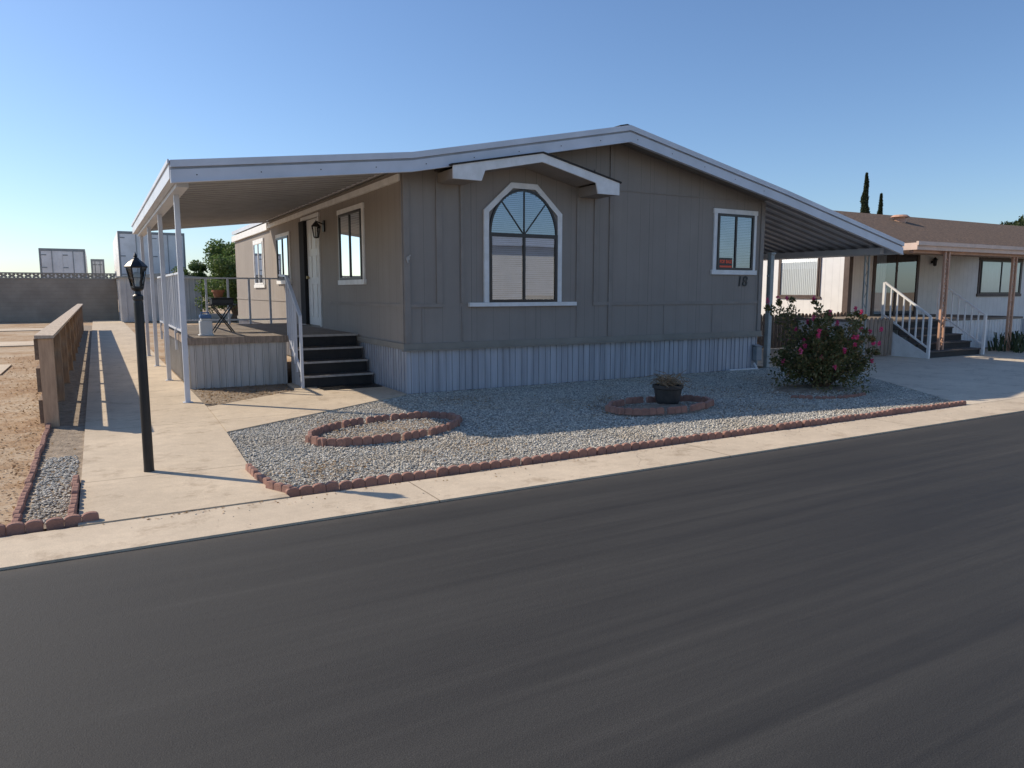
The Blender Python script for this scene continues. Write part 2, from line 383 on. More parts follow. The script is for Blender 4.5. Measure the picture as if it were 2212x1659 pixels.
for y0,y1 in ((17.2,19.4),(26,28.2),(36,38)):
    sheet("pad_pavement",[(-14,y0),(-1.7,y0),(-1.7,y1),(-14,y1)],.0,M['concX'],.02)
GP=[(1.22,5.7),(10.62,5.66),(13.2,9.4),(12.35,10.6),(4.13,10.58),(4.02,10.45),(1.2,8.65),(1.12,6.7)]
sheet("gravel_bed_ground",GP,-.008,M['gravelbed'])
sheet("side_strip_ground",[(-.56,5.75),(-.2,5.75),(-.2,40),(-.56,40)],-.010,M['soil'])

# rings (planters)
R1=(2.85,7.88,.98,.56,.33); R2=(6.60,7.50,.80,.44,.0); R3=(10.0,7.75,.98,.75,0)
def inring(P,R,g=0):
    x=P[:,0]-R[0]; y=P[:,1]-R[1]; c,s=math.cos(R[4]),math.sin(R[4])
    return ((x*c+y*s)/(R[2]+g))**2+((-x*s+y*c)/(R[3]+g))**2<1
def pebbles(name,P,rad,label=None):
    n=len(P)
    ph=(1+5**.5)/2
    iv=np.array([(-1,ph,0),(1,ph,0),(-1,-ph,0),(1,-ph,0),(0,-1,ph),(0,1,ph),(0,-1,-ph),(0,1,-ph),(ph,0,-1),(ph,0,1),(-ph,0,-1),(-ph,0,1)])/1.9
    fc=np.array([(0,11,5),(0,5,1),(0,1,7),(0,7,10),(0,10,11),(1,5,9),(5,11,4),(11,10,2),(10,7,6),(7,1,8),(3,9,4),(3,4,2),(3,2,6),(3,6,8),(3,8,9),(4,9,5),(2,4,11),(6,2,10),(8,6,7),(9,8,1)])
    sc=rad[:,None]*np.stack([rng.uniform(.8,1.3,n),rng.uniform(.7,1.1,n),rng.uniform(.4,.7,n)],1)
    th=rng.uniform(0,6.28,n); c,s=np.cos(th),np.sin(th)
    V=iv[None]*sc[:,None]*(1+rng.uniform(-.16,.16,(n,12,1)))
    X=V[:,:,0]*c[:,None]-V[:,:,1]*s[:,None]; Y=V[:,:,0]*s[:,None]+V[:,:,1]*c[:,None]
    V=np.stack([X,Y,V[:,:,2]],2)+P[:,None]
    F=(fc[None]+(np.arange(n)*12)[:,None,None]).reshape(-1)
    me=bpy.data.meshes.new(name); me.vertices.add(12*n); me.vertices.foreach_set("co",V.ravel())
    nf=20*n; me.loops.add(3*nf); me.loops.foreach_set("vertex_index",F); me.polygons.add(nf)
    me.polygons.foreach_set("loop_start",np.arange(nf)*3); me.polygons.foreach_set("loop_total",np.full(nf,3))
    me.update(calc_edges=True)
    at=me.attributes.new("tone",'FLOAT','POINT'); at.data.foreach_set("value",np.repeat(rng.random(n)**1.1,12).astype(np.float32))
    me.materials.append(M['stone'])
    o=bpy.data.objects.new(name,me); link(o); o["kind"]="stuff"
    tag(o,label or "loose grey and white gravel covering the front yard","gravel"); return o
n=130000
P=np.stack([rng.uniform(1.1,13.2,n),rng.uniform(5.75,10.58,n)],1)
P=P[inpoly(P,GP)]
P=P[~(inring(P,R1,-.02)&(rng.random(len(P))>.5))&~(inring(P,R2,-.02)&(rng.random(len(P))>.25))&~inring(P,R3,-.02)]
P=P[(P[:,1]>5.8)]
zz=rng.uniform(-.006,.005,(len(P),1))+.022*inring(P,R1,-.1)[:,None]+.03*inring(P,R2,-.1)[:,None]
pebbles("gravel",np.concatenate([P,zz],1),rng.uniform(.007,.0148,len(P)))
n=1500
P=np.stack([rng.uniform(-.52,-.24,n),rng.uniform(5.85,8.2,n)],1)
pebbles("side_strip_gravel",np.concatenate([P,rng.uniform(-.006,.002,(len(P),1))],1),rng.uniform(.008,.014,len(P)),"dark loose gravel between the brick edgers beside the walkway")
# a few stray stones kicked onto the gutter
n=60
P=np.stack([rng.uniform(-.1,11,n),5.45+rng.normal(size=n)*.15,np.full(n,.006)],1); P=P[(P[:,1]<5.62)]
pebbles("stray_stones",P,rng.uniform(.003,.007,len(P)),"stray stones scattered on the concrete gutter")
# dry leaves
def litter(name,n,gen,lab,size=.022):
    P=gen(n); o=leaves(name,P,size,M['litter'],flat=True); o["kind"]="stuff"; tag(o,lab,"dry leaves")
def g1(n):
    c=[(2.5,8.6,.5),(6.4,8.3,.7),(6.1,7.9,.6),(9.4,7.2,.8),(8.7,8.4,.7),(3.2,6.6,.8),(10.6,8.6,.9),(4.6,9.6,.6),(1.7,6.4,.5),(7.7,7.0,.7),(5,7.5,2),(8,8,3)]
    i=rng.integers(0,len(c),n); c=np.array(c)[i]
    xy=c[:,:2]+rng.normal(size=(n,2))*c[:,2:3]*.5
    k=inpoly(xy,GP)&(xy[:,1]>5.85); xy=xy[k]
    return np.concatenate([xy,rng.uniform(.008,.018,(len(xy),1))],1)
litter("leaf_litter",5500,g1,"brown dry leaves scattered on the gravel yard",.013)
def g2(n):
    xy=np.stack([-rng.exponential(1.0,n)-.62,rng.uniform(5.75,22,n)],1)
    xy[:n//4,0]=rng.uniform(-.55,-.22,n//4)
    return np.concatenate([xy,rng.uniform(-.025,-.01,(n,1))],1)
litter("dirt_lot_litter",9000,g2,"rust-brown dead leaves and weeds on the dirt lot",.018)
def g3(n):
    xy=np.stack([rng.uniform(1.3,2.75,n),rng.uniform(10.8,12.85,n)],1)
    k=inpoly(xy,[(1.28,10.75),(2.68,11.85),(2.78,12.85),(1.28,12.85)]); xy=xy[k]
    return np.concatenate([xy,rng.uniform(.0,.02,(len(xy),1))],1)
litter("bed_litter",1500,g3,"dead leaves and weeds in the dirt bed by the deck",.018)
def g5(n):
    xy=np.stack([rng.uniform(-.2,10.4,n),rng.uniform(5.05,5.66,n)**1],1); xy[:,1]=5.66-np.abs(rng.normal(size=n))*.09
    return np.concatenate([xy,np.full((n,1),.009)],1)
litter("kerb_litter",260,g5,"tiny dry leaves caught along the edging bricks",.011)

# scalloped edgers
def edger_mesh(nsc=4,w=.105,h=.072,t=.045):
    mb=MB(); L=nsc*w
    for i in range(nsc):
        x0=-L/2+i*w; pts=[(x0+.001,-t/2,-.02),(x0+w-.001,-t/2,-.02)]
        for k in range(9):
            a=math.pi*k/8; pts.append((x0+w/2+math.cos(a)*(w/2-.001),-t/2,h*.66+math.sin(a)*h*.34))
        mb.prism(pts,(0,t,0))
    me=bpy.data.meshes.new("edging_brick"); me.from_pydata(mb.v,[],mb.f); me.materials.append(M['brick']); return me
E4=edger_mesh(4); E3=edger_mesh(3)
def edger(me,x,y,ang,lab,grp,dz=0):
    o=bpy.data.objects.new("edging_brick",me); o.location=(x,y,random.uniform(-.010,.005)+dz); o.rotation_euler=(random.uniform(-.10,.10),random.uniform(-.03,.03),ang+random.uniform(-.045,.045))
    bv=o.modifiers.new("bevel","BEVEL"); bv.width=.005; bv.segments=1; bv.limit_method='ANGLE'
    link(o); tag(o,lab,"edging brick",grp)
lab="scalloped red concrete edging brick bordering the gravel yard"
x=1.42
while x<10.5:
    edger(E4,x,5.735+random.uniform(-.016,.016)-.004*(x-1.4),0,lab,"edging bricks along the gravel yard"); x+=.430
for x,y,a in ((1.19,5.86,2.0),(1.13,6.2,1.7),(1.10,6.56,1.62)):
    edger(E3,x,y,a,lab,"edging bricks along the gravel yard")
lab2="scalloped red concrete edging brick beside the dirt strip"
for i in range(14): edger(E3,-.58,5.95+i*.33,math.pi/2,lab2,"edging bricks beside the dirt strip",-.03)
for i in range(4): edger(E3,-.235,5.9+i*.33,math.pi/2,lab2,"edging bricks beside the dirt strip")
for i in range(2): edger(E3,-.56+i*.33-.0,5.72,0.05,lab2,"edging bricks beside the dirt strip")
for i in range(7): edger(E4,-1.0-i*.44,5.73,0.0,lab2,"edging bricks beside the dirt strip")
def ring(R,nn,lab,grp,dz=0):
    for i in range(nn):
        t=2*math.pi*(i+.5)/nn
        ex=lambda t:(R[2]*math.cos(t),R[3]*math.sin(t))
        x,y=ex(t); x2,y2=ex(t+.02); ang=math.atan2(y2-y,x2-x)
        c,s=math.cos(R[4]),math.sin(R[4])
        edger(E3,R[0]+x*c-y*s,R[1]+x*s+y*c,ang+R[4],lab,grp,dz)
ring(R1,17,"scalloped red edging brick ringing an empty oval planting bed","edging bricks of the empty oval bed",.02)
ring(R2,13,"scalloped red edging brick ringing the potted plant bed","edging bricks around the pot",.05)
for i,(x,y,a) in enumerate(((9.15,7.25,-.75),(9.42,7.05,-.45),(9.75,6.95,-.1),(10.1,6.96,.1))): edger(E3,x,y,a,"low scalloped edging brick half buried by the shrub","edging bricks around the shrub",-.02)
def mound(name,R,h):
    mb=MB(); k=24; prev=None
    for j,(f,z) in enumerate(((1,-.005),(.7,h*.6),(.35,h),(0.01,h*1.05))):
        for i in range(k):
            t=2*math.pi*i/k; x=R[2]*.97*f*math.cos(t); y=R[3]*.97*f*math.sin(t); c,s=math.cos(R[4]),math.sin(R[4])
            mb.v.append((R[0]+x*c-y*s,R[1]+x*s+y*c,z+random.uniform(0,.01)*(j>0)))
    for j in range(3):
        for i in range(k):
            q=(i+1)%k; mb.f.append((j*k+i,j*k+q,(j+1)*k+q,(j+1)*k+i)); mb.m.append(0)
    mb.f.append(tuple(3*k+i for i in range(k))); mb.m.append(0)
    o=make(name,mb,M['soil'],smooth=True); o["kind"]="structure"
mound("planting_bed_ground",R1,.015); mound("pot_bed_ground",R2,.04); mound("shrub_bed_ground",R3,.05)
n=4500
P=np.stack([rng.uniform(8.9,11.1,n),rng.uniform(6.9,8.6,n)],1); P=P[inring(P,R3,.05)]
pebbles("shrub_gravel",np.concatenate([P,np.full((len(P),1),.012)+.035*(1-((P[:,:1]-10)/.98)**2-((P[:,1:2]-7.75)/.75)**2).clip(0,1)],1),rng.uniform(.008,.015,len(P)),"gravel spread thinly under the flowering shrub")
def g4(n):
    P=np.stack([rng.uniform(1.8,11.2,n),rng.uniform(6.9,8.9,n)],1); k=inring(P,R1,-.1)|inring(P,R2,-.1)|inring(P,R3,.1); P=P[k]
    return np.concatenate([P,rng.uniform(.03,.055,(len(P),1))],1)
litter("planter_litter",3800,g4,"dry leaves and twigs inside the brick planter rings",.014)

# ---------------------------------------------------------------- main house
X0,X1,Y0,Y1,XR=4.13,11.95,10.6,25.8,8.04
house=thing("mobile_home",(8.04,18,0),"taupe single-storey mobile home with arched window and white metal roof","house")
TOP=[(.9,3.20),(4.09,3.585),(8.04,4.385),(11.95,3.575),(15.87,2.69)]
def ztop(x):
    for (a,za),(b,zb) in zip(TOP[:-1],TOP[1:]):
        if a<=x<=b: return za+(zb-za)*(x-a)/(b-a)
zu=lambda x: ztop(x)-.16
mb=MB()
mb.poly([(X0,Y0,.75),(X1,Y0,.75),(X1,Y0,zu(X1)),(XR,Y0,zu(XR)),(X0,Y0,zu(X0))])
mb.poly([(X0,Y0,.75),(X0,Y0,zu(X0)),(X0,Y1,zu(X0)),(X0,Y1,.75)])
mb.poly([(X1,Y0,.75),(X1,Y1,.75),(X1,Y1,zu(X1)),(X1,Y0,zu(X1))])
mb.poly([(X0,Y1,.75),(X0,Y1,zu(X0)),(XR,Y1,zu(XR)),(X1,Y1,zu(X1)),(X1,Y1,.75)])
make("wall",mb,M['siding'],house)
e=.025
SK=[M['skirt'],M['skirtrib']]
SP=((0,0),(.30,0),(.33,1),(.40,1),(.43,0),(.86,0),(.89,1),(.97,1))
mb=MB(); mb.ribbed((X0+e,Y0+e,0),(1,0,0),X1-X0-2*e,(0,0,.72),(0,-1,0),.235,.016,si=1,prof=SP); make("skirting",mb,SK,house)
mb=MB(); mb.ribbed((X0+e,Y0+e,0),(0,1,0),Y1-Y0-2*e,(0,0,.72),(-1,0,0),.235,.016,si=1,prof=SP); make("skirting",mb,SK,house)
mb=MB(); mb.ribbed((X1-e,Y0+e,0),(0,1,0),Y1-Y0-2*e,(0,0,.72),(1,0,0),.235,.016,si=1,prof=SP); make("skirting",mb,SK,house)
mb=MB()
mb.box(X0-.035,X1+.035,Y0-.035,Y0+.02,.70,.79); mb.box(X0-.035,X0+.02,Y0+.021,Y1,.70,.79)
mb.box(X0-.05,X1+.05,Y0-.05,Y0+.02,.672,.698)
make("belt_trim",mb,M['belt'],house)
B=.022
def bat(x,z0,z1,w=.05,c=B):
    mb=MB(); mb.box(x-w/2,x+w/2,Y0-c,Y0+.01,z0,z1); make("batten",mb,M['siding_trim'],house)
bat(X0+.045,.795,zu(X0),.10,.026); bat(X1-.045,.795,zu(X1)-.02,.10,.026)
bat(4.72,1.415,3.42,.10); bat(5.12,1.415,3.42,.06); bat(7.35,1.415,3.5,.06); bat(7.72,1.415,3.7,.06); bat(8.06,.795,4.12,.075); bat(5.12,.795,1.36,.03,.012); bat(7.35,.795,1.36,.03,.012)
for xx in (4.42,9.35,10.6): bat(xx,.795,1.34,.02,.008)
mb=MB(); mb.box(X0+.10,4.77,Y0-.02,Y0+.01,1.35,1.41); make("belt_board",mb,M['siding_trim'],house)
mb=MB(); mb.box(7.69,X1-.10,Y0-.018,Y0+.01,1.35,1.41); make("belt_board",mb,M['siding_trim'],house)
mb=MB(); mb.box(X0-.024,X0+.01,Y0+.0,Y0+.09,.795,zu(X0)); make("batten",mb,M['siding_trim'],house)
mb=MB(); mb.box(8.10,11.85,Y0-.014,Y0+.01,3.375,3.40); make("belt_board",mb,M['siding_trim'],house)
mb=MB()
mb.box(X0-.018,X0+.01,Y0+.1,15.2,1.35,1.40); mb.box(X0-.018,X0+.01,16.8,Y1,1.35,1.40)
make("side_belt",mb,M['siding_trim'],house)
mb=MB(); mb.box(X0-.05,X0+.0,Y0+.03,20.25,3.26,3.36); mb.box(X0-.07,X0,20.3,Y1+.2,3.22,3.40)
make("eave_board",mb,M['white'],house)

# main roof
def slab(mb,xs,y0,y1,t0,t1,mi=0):
    for a,b in zip(xs[:-1],xs[1:]):
        mb.prism([(a,y0,ztop(a)-t0),(b,y0,ztop(b)-t0),(b,y0,ztop(b)-t1),(a,y0,ztop(a)-t1)],(0,y1-y0,0),mi)
YF=10.1
mb=MB(); slab(mb,[4.09,8.04,11.95],YF+.03,Y1+.3,.02,.13)
roof=make("roof",mb,M['whitemetal'],house)
mb=MB(); slab(mb,[4.12,8.04,11.93],YF+.04,Y0,.14,.155); make("soffit",mb,M['soffit'],house)
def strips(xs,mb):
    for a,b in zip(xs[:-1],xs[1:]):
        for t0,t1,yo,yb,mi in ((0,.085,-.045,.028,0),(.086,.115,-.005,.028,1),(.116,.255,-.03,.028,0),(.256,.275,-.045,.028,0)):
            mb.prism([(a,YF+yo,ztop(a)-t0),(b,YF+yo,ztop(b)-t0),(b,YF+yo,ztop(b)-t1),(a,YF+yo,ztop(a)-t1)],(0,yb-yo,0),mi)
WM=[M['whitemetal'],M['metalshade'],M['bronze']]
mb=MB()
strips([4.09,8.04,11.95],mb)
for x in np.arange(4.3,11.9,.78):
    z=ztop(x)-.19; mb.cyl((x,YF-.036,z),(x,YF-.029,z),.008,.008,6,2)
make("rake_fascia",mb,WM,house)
mb=MB(); mb.prism([(7.88,YF+.05,4.36),(8.04,YF+.05,4.395),(8.20,YF+.05,4.36),(8.20,YF+.05,4.385),(8.04,YF+.05,4.42),(7.88,YF+.05,4.385)],(0,Y1-YF,0)); make("ridge_cap",mb,M['darkshingle'],house)
# dormer over the window
yf=9.98
mb=MB()
mb.prism([(4.69,yf,3.44),(6.24,yf,3.745),(6.24,yf,3.615),(5.22,yf,3.405),(5.16,yf,3.25),(4.69,yf,3.25)],(0,.03,0))
mb.prism([(6.24,yf,3.745),(7.76,yf,3.40),(7.76,yf,3.20),(7.32,yf,3.20),(7.28,yf,3.37),(6.24,yf,3.615)],(0,.03,0))
dm=make("dormer_fascia",mb,M['white'],house)
mb=MB()
for a,za,b,zb in ((4.66,3.43,6.24,3.742),(6.24,3.742,7.79,3.39)):
    mb.prism([(a,yf-.02,za+.03),(b,yf-.02,zb+.03),(b,yf-.02,zb+.005),(a,yf-.02,za+.005)],(0,Y0-yf+.02,0))
make("dormer_roof",mb,M['darkshingle'],house)
mb=MB(); mb.box(4.70,5.14,yf+.031,Y0,3.255,3.40); make("dormer_soffit",mb,M['siding_trim'],house)
mb=MB(); mb.box(7.34,7.75,yf+.031,Y0,3.205,3.36); make("dormer_soffit",mb,M['siding_trim'],house)
mb=MB()
mb.prism([(5.2,yf+.031,3.41),(6.24,yf+.031,3.62),(7.28,yf+.031,3.375),(7.28,yf+.031,3.39),(6.24,yf+.031,3.66),(5.2,yf+.031,3.43)],(0,Y0-yf-.031,0))
make("dormer_soffit",mb,M['siding_trim'],house)

# left porch awning
mb=MB(); slab(mb,[.93,4.088],YF+.03,20.3,.03,.05)
strips([.9,4.09],mb)
for x in np.arange(1.2,4.0,.78):
    z=ztop(x)-.19; mb.cyl((x,YF-.036,z),(x,YF-.029,z),.008,.008,6,2)
slab(mb,[.99,4.08],20.31,20.34,.02,.17)
aw=make("porch_awning",mb,WM,house)
mb=MB()
dz=(ztop(4.088)-ztop(1.0))
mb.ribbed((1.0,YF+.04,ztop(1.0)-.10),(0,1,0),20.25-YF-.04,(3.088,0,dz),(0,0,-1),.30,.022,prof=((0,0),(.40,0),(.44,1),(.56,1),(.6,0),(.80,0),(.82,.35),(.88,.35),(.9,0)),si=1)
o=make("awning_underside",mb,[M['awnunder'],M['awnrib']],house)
mb=MB(); mb.box(.89,.985,YF+.03,20.3,2.985,3.205); mb.box(.87,.889,YF-.03,20.3,3.16,3.21); mb.box(.99,1.14,YF+.35,20.2,2.93,3.06)
make("awning_beam",mb,M['whitemetal'],house)
for y in (11.3,14.3,17.2,20.0):
    mb=MB(); mb.box(1.03,1.10,y-.035,y+.035,.01,2.935); mb.box(1.0,1.13,y-.065,y+.065,.014,.022); make("awning_post",mb,M['whitemetal'],house,bevel=.006)
# right carport awning
mb=MB(); slab(mb,[11.952,15.84],YF+.03,20.3,.03,.05); strips([11.95,15.87],mb)
make("carport_awning",mb,WM,house)
mb=MB(); dz=ztop(15.82)-ztop(11.96)
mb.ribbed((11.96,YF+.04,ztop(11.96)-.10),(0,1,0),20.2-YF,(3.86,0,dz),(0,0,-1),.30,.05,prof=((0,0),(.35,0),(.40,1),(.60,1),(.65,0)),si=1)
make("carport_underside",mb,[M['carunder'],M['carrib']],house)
mb=MB(); mb.box(15.78,15.88,YF+.03,20.3,2.43,2.68); mb.box(15.52,15.66,YF+.3,20.2,2.44,2.58); make("carport_beam",mb,M['whitemetal'],house)
for y in (10.75,14.3,17.8):
    mb=MB()
    for dx in (-.07,.07): mb.box(15.59+dx-.015,15.59+dx+.015,y-.015,y+.015,.006,2.44)
    for k in range(9):
        z=.15+k*.25; s=1 if k%2 else -1
        mb.beam((15.59-.07*s,y,z),(15.59+.07*s,y,z+.22),.012,.012)
    make("carport_post",mb,M['greyiron'],house)

# ---------------- windows
PF=lambda a,z,c:(a,Y0-c,z)
PL=lambda a,z,c:(X0-c,a,z)
def pbox(mb,P,a0,a1,z0,z1,c0,c1,mi=0):
    p=P(a0,z0,c0);q=P(a1,z1,c1); mb.box(p[0],q[0],p[1],q[1],p[2],q[2],mi)
def pquad(mb,P,a0,a1,z0,z1,c,mi=0): mb.poly([P(a0,z0,c),P(a1,z0,c),P(a1,z1,c),P(a0,z1,c)],mi)
def slats(mb,P,a0,a1,z0,z1,c=.012,step=.032,droop=0):
    z=z0
    while z<z1-.01:
        j=random.uniform(-.002,.002)
        mb.poly([P(a0,z+j,c+.005),P(a1,z-j,c+.005),P(a1,z-j+step*.9,c-.004),P(a0,z+j+step*.9,c-.004)]); z+=step
def window(parent,P,a0,a1,z0,z1,tw=.09,fm='bronze',trim='white',cover='blind',mull=True,blindto=0,sill=.04,fw=.045,lab=None,gl='glass'):
    mb=MB()
    pbox(mb,P,a0,a0+tw,z0+tw,z1-tw,-.01,.03); pbox(mb,P,a1-tw,a1,z0+tw,z1-tw,-.01,.03)
    pbox(mb,P,a0-.02,a1+.02,z1-tw,z1,-.01,.036); pbox(mb,P,a0-sill,a1+sill,z0,z0+tw,-.01,.045)
    w=make("window",mb,M[trim],parent,bevel=.003)
    if lab: w["label"]=lab
    LOC[w.name]=LOC[parent.name]
    a0+=tw+.002;a1-=tw+.002;z0+=tw+.002;z1-=tw+.002
    mb=MB(); pbox(mb,P,a0,a1,z0,z0+fw,.001,.05); pbox(mb,P,a0,a1,z1-fw,z1,.001,.05)
    pbox(mb,P,a0,a0+fw,z0+fw,z1-fw,.001,.05); pbox(mb,P,a1-fw,a1,z0+fw,z1-fw,.001,.05)
    if mull:
        am=(a0+a1)/2; pbox(mb,P,am-fw*.45,am+fw*.45,z0+fw,z1-fw,.022,.048)
    pquad(mb,P,a0,a1,z0,z1,.002,1)
    make("frame",mb,[M[fm],M['dark']],w)
    mb=MB(); pquad(mb,P,a0+fw,a1-fw,z0+fw,z1-fw,.030); make("glass",mb,M[gl],w)
    mb=MB()
    if cover=='blind': slats(mb,P,a0+fw+.01,a1-fw-.01,z0+fw+blindto*(z1-z0),z1-fw)
    else: mb.ribbed(P(a0+fw,z0+fw,.008),tuple(np.array(P(1,0,0))-np.array(P(0,0,0))),a1-a0-2*fw,(0,0,z1-z0-2*fw),tuple(np.array(P(0,0,1))-np.array(P(0,0,0))),.07,.012,prof=((0,0),(.3,.8),(.5,1),(.8,.3)))
    make(cover,mb,M[cover],w)
    return w
window(house,PF,10.55,11.72,1.93,3.20,lab="small front window with white blinds and white trim")
window(house,PL,12.42,13.92,1.72,3.12,cover='blind',blindto=.0)
window(house,PL,17.95,19.4,1.78,3.02,blindto=.3)
window(house,PL,21.05,22.5,1.70,3.06,fm='white')
# arched main window
mb=MB()
O=[(5.50,1.42),(5.50,2.90),(6.00,3.36),(6.50,3.36),(7.00,2.90),(7.00,1.42)]
I=[(5.59,1.42),(5.59,2.865),(6.035,3.27),(6.465,3.27),(6.91,2.865),(6.91,1.42)]
for i in range(5):
    mb.prism([PF(*O[i],0-.005),PF(*O[i+1],-.005),PF(*I[i+1],-.005),PF(*I[i],-.005)],(0,-.045,0))
pbox(mb,PF,5.22,7.30,1.355,1.418,-.005,.07)
W_=make("window",mb,M['white'],house); W_["label"]="large arched front window with fan muntins and white trim"; LOC[W_.name]=LOC[house.name]
mb=MB(); cx,cz=6.25,2.53; rx,rz=.655,.735
def ell(t,k=0): return (cx+(rx-k)*math.cos(t),cz+(rz-k)*math.sin(t))
n=28
for i in range(n):
    a,b=math.pi*i/n,math.pi*(i+1)/n
    mb.prism([PF(*ell(a),.001),PF(*ell(b),.001),PF(*ell(b,.035),.001),PF(*ell(a,.035),.001)],(0,-.044,0))
pbox(mb,PF,5.592,6.908,2.485,2.545,.001,.05)
pbox(mb,PF,5.592,5.64,1.42,2.484,.001,.05); pbox(mb,PF,6.86,6.908,1.42,2.484,.001,.05); pbox(mb,PF,5.641,6.859,1.42,1.465,.001,.05)
pbox(mb,PF,6.23,6.27,1.466,2.484,.018,.048); pbox(mb,PF,6.242,6.258,2.546,3.24,.020,.044)
for s in (-1,1):
    mb.beam(PF(6.25+s*.02,2.55,.032),PF(6.25+s*.43,3.06,.032),.018,.016)
mb.poly([PF(*ell(math.pi*i/n,.01),.002) for i in range(n+1)],1); pquad(mb,PF,5.6,6.9,1.43,2.49,.0022,1)
make("frame",mb,[M['bronze'],M['dark']],W_)
mb=MB(); mb.poly([PF(*ell(math.pi*i/n,.03),.028) for i in range(n+1)]); pquad(mb,PF,5.64,6.86,1.46,2.485,.030); make("glass",mb,M['glass'],W_)
mb=MB()
z=2.55
while z<3.22:
    hw=(rx-.03)*math.sqrt(max(0,1-((z+.03-cz)/(rz-.03))**2)) if (z+.03-cz)<rz-.03 else 0
    if hw>.03: mb.poly([PF(cx-hw,z,.017),PF(cx+hw,z,.017),PF(cx+hw,z+.029,.008),PF(cx-hw,z+.029,.008)])
    z+=.032
slats(mb,PF,5.65,6.22,1.47,2.48); slats(mb,PF,6.28,6.85,1.53,2.48)
make("blind",mb,M['blind'],W_)
mb=MB()
for s in (-1,1):
    arc=[PF(*ell(math.pi/2-s*math.pi/2*k/12*1.0,.0),.004) for k in range(13)]
    cor=[PF(6.25+s*.654,2.865,.004),PF(6.25+s*.21,3.268,.004)]
    mb.poly(arc+[cor[0],cor[1]])
make("spandrel",mb,M['siding_trim'],W_)
# door
mb=MB(); pbox(mb,PL,15.30,15.38,.86,3.14,-.01,.03); pbox(mb,PL,16.66,16.74,.86,3.14,-.01,.03); pbox(mb,PL,15.28,16.76,3.142,3.22,-.01,.035)
dr=make("door",mb,M['white'],house); LOC[dr.name]=LOC[house.name]; dr["label"]="white panelled entry door with a dark box as its shaded recess"
mb=MB(); pbox(mb,PL,15.382,16.24,.88,3.12,.001,.035)
for z0,z1 in ((1.05,1.75),(1.9,2.35),(2.5,2.95)):
    for a0,a1 in ((15.48,15.76),(15.86,16.14)): pbox(mb,PL,a0,a1,z0,z1,.036,.046)
make("door_panel",mb,M['door'],dr,bevel=.004)
mb=MB(); pbox(mb,PL,16.245,16.658,.88,3.12,.001,.11); make("recess_shade",mb,M['dark'],dr)  # dark box standing in for the shade of the door recess
mb=MB(); mb.cyl(PL(16.16,1.9,.036),PL(16.16,1.9,.09),.03,.035,12); make("handle",mb,M['brass'],dr)
# wall lantern
wl=thing("wall_lantern",PL(14.95,2.8,0),"black carriage lantern mounted on the wall beside the door","wall lamp")
mb=MB(); pbox(mb,PL,14.89,15.01,2.80,3.02,-.005,.03); mb.beam(PL(14.95,2.95,.03),PL(14.95,3.0,.16),.02,.02)
mb.lathe((X0-.17,14.95,2.66),[(.0,0),(.05,.01),(.055,.03)],6); mb.lathe((X0-.17,14.95,2.9),[(.10,0),(.05,.06),(.015,.10),(0,.13)],6)
for i in range(6):
    t=i*math.pi/3; mb.beam((X0-.17+.052*math.cos(t),14.95+.052*math.sin(t),2.69),(X0-.17+.088*math.cos(t),14.95+.088*math.sin(t),2.9),.012,.012)
make("frame",mb,M['black'],wl)
mb=MB(); mb.lathe((X0-.17,14.95,2.69),[(.045,0),(.08,.21)],6); make("glass",mb,M['clearglass'],wl)
# text
def textmesh(name,body,size,P0,matl,parent=None,extr=.006,font_off=.0,sx=1,space=1.0,shear=0):
    cu=bpy.data.curves.new(name,'FONT'); cu.body=body; cu.size=size; cu.extrude=extr; cu.offset=font_off; cu.align_x='CENTER'; cu.align_y='CENTER'; cu.space_character=space; cu.shear=shear
    t=bpy.data.objects.new(name+"_tmp",cu); COL.objects.link(t); bpy.context.view_layer.update()
    me=bpy.data.meshes.new_from_object(t.evaluated_get(bpy.context.evaluated_depsgraph_get()))
    bpy.data.objects.remove(t)
    org=LOC[parent.name] if parent is not None else Vector(P0)
    for v in me.vertices:
        x,y,z=v.co; v.co=(P0[0]+x*sx-org.x,P0[1]-z-org.y,P0[2]+y-org.z)
    me.materials.clear(); me.materials.append(matl); me.name=name
    o=bpy.data.objects.new(name,me); link(o,parent)
    if parent is None: o.location=org
    return o
textmesh("house_number","18",.29,(11.38,Y0-.014,1.79),M['black'],house,font_off=.002,space=1.0,shear=.12)
mb=MB(); pbox(mb,PF,10.70,11.06,2.045,2.255,.034,.037)
sg=make("for_sale_sign",mb,M['black'],None,(10.85,Y0-.03,2.045)); tag(sg,"black window sign with orange red FOR SALE lettering","sign")
LOC[sg.name]=Vector((10.85,Y0-.03,2.045))
textmesh("lettering","FOR SALE",.086,(10.88,Y0-.0385,2.18),M['redletter'],sg,.001,.005,.88)
mb=MB(); pbox(mb,PF,10.715,11.045,2.06,2.105,.0375,.0385); make("sign_band",mb,M['redletter'],sg)
mb=MB(); mb.cyl(PF(4.19,2.10,.026),PF(4.19,2.10,.04),.035,.03,8); mb.beam(PF(4.19,2.12,.034),PF(4.23,2.15,.034),.02,.02); mb.beam(PF(4.17,2.09,.034),PF(4.19,2.03,.034),.02,.02)
o=make("wall_ornament",mb,M['nose'],None,PF(4.19,2.1,.03)); tag(o,"small tarnished metal ornament screwed to the siding corner","ornament")
mb=MB(); mb.box(11.78,11.93,Y0-.11,Y0-.0,.18,.46); mb.prism([(11.77,Y0-.13,.46),(11.94,Y0-.13,.46),(11.94,Y0,.50),(11.77,Y0,.50)],(0,0,.01)); mb.cyl((11.85,Y0-.05,-.01),(11.85,Y0-.05,.18),.02)
o=make("utility_box",mb,M['greybox'],None,(11.85,Y0-.05,0),bevel=.006); tag(o,"small grey electrical box fixed to the skirting","utility box")
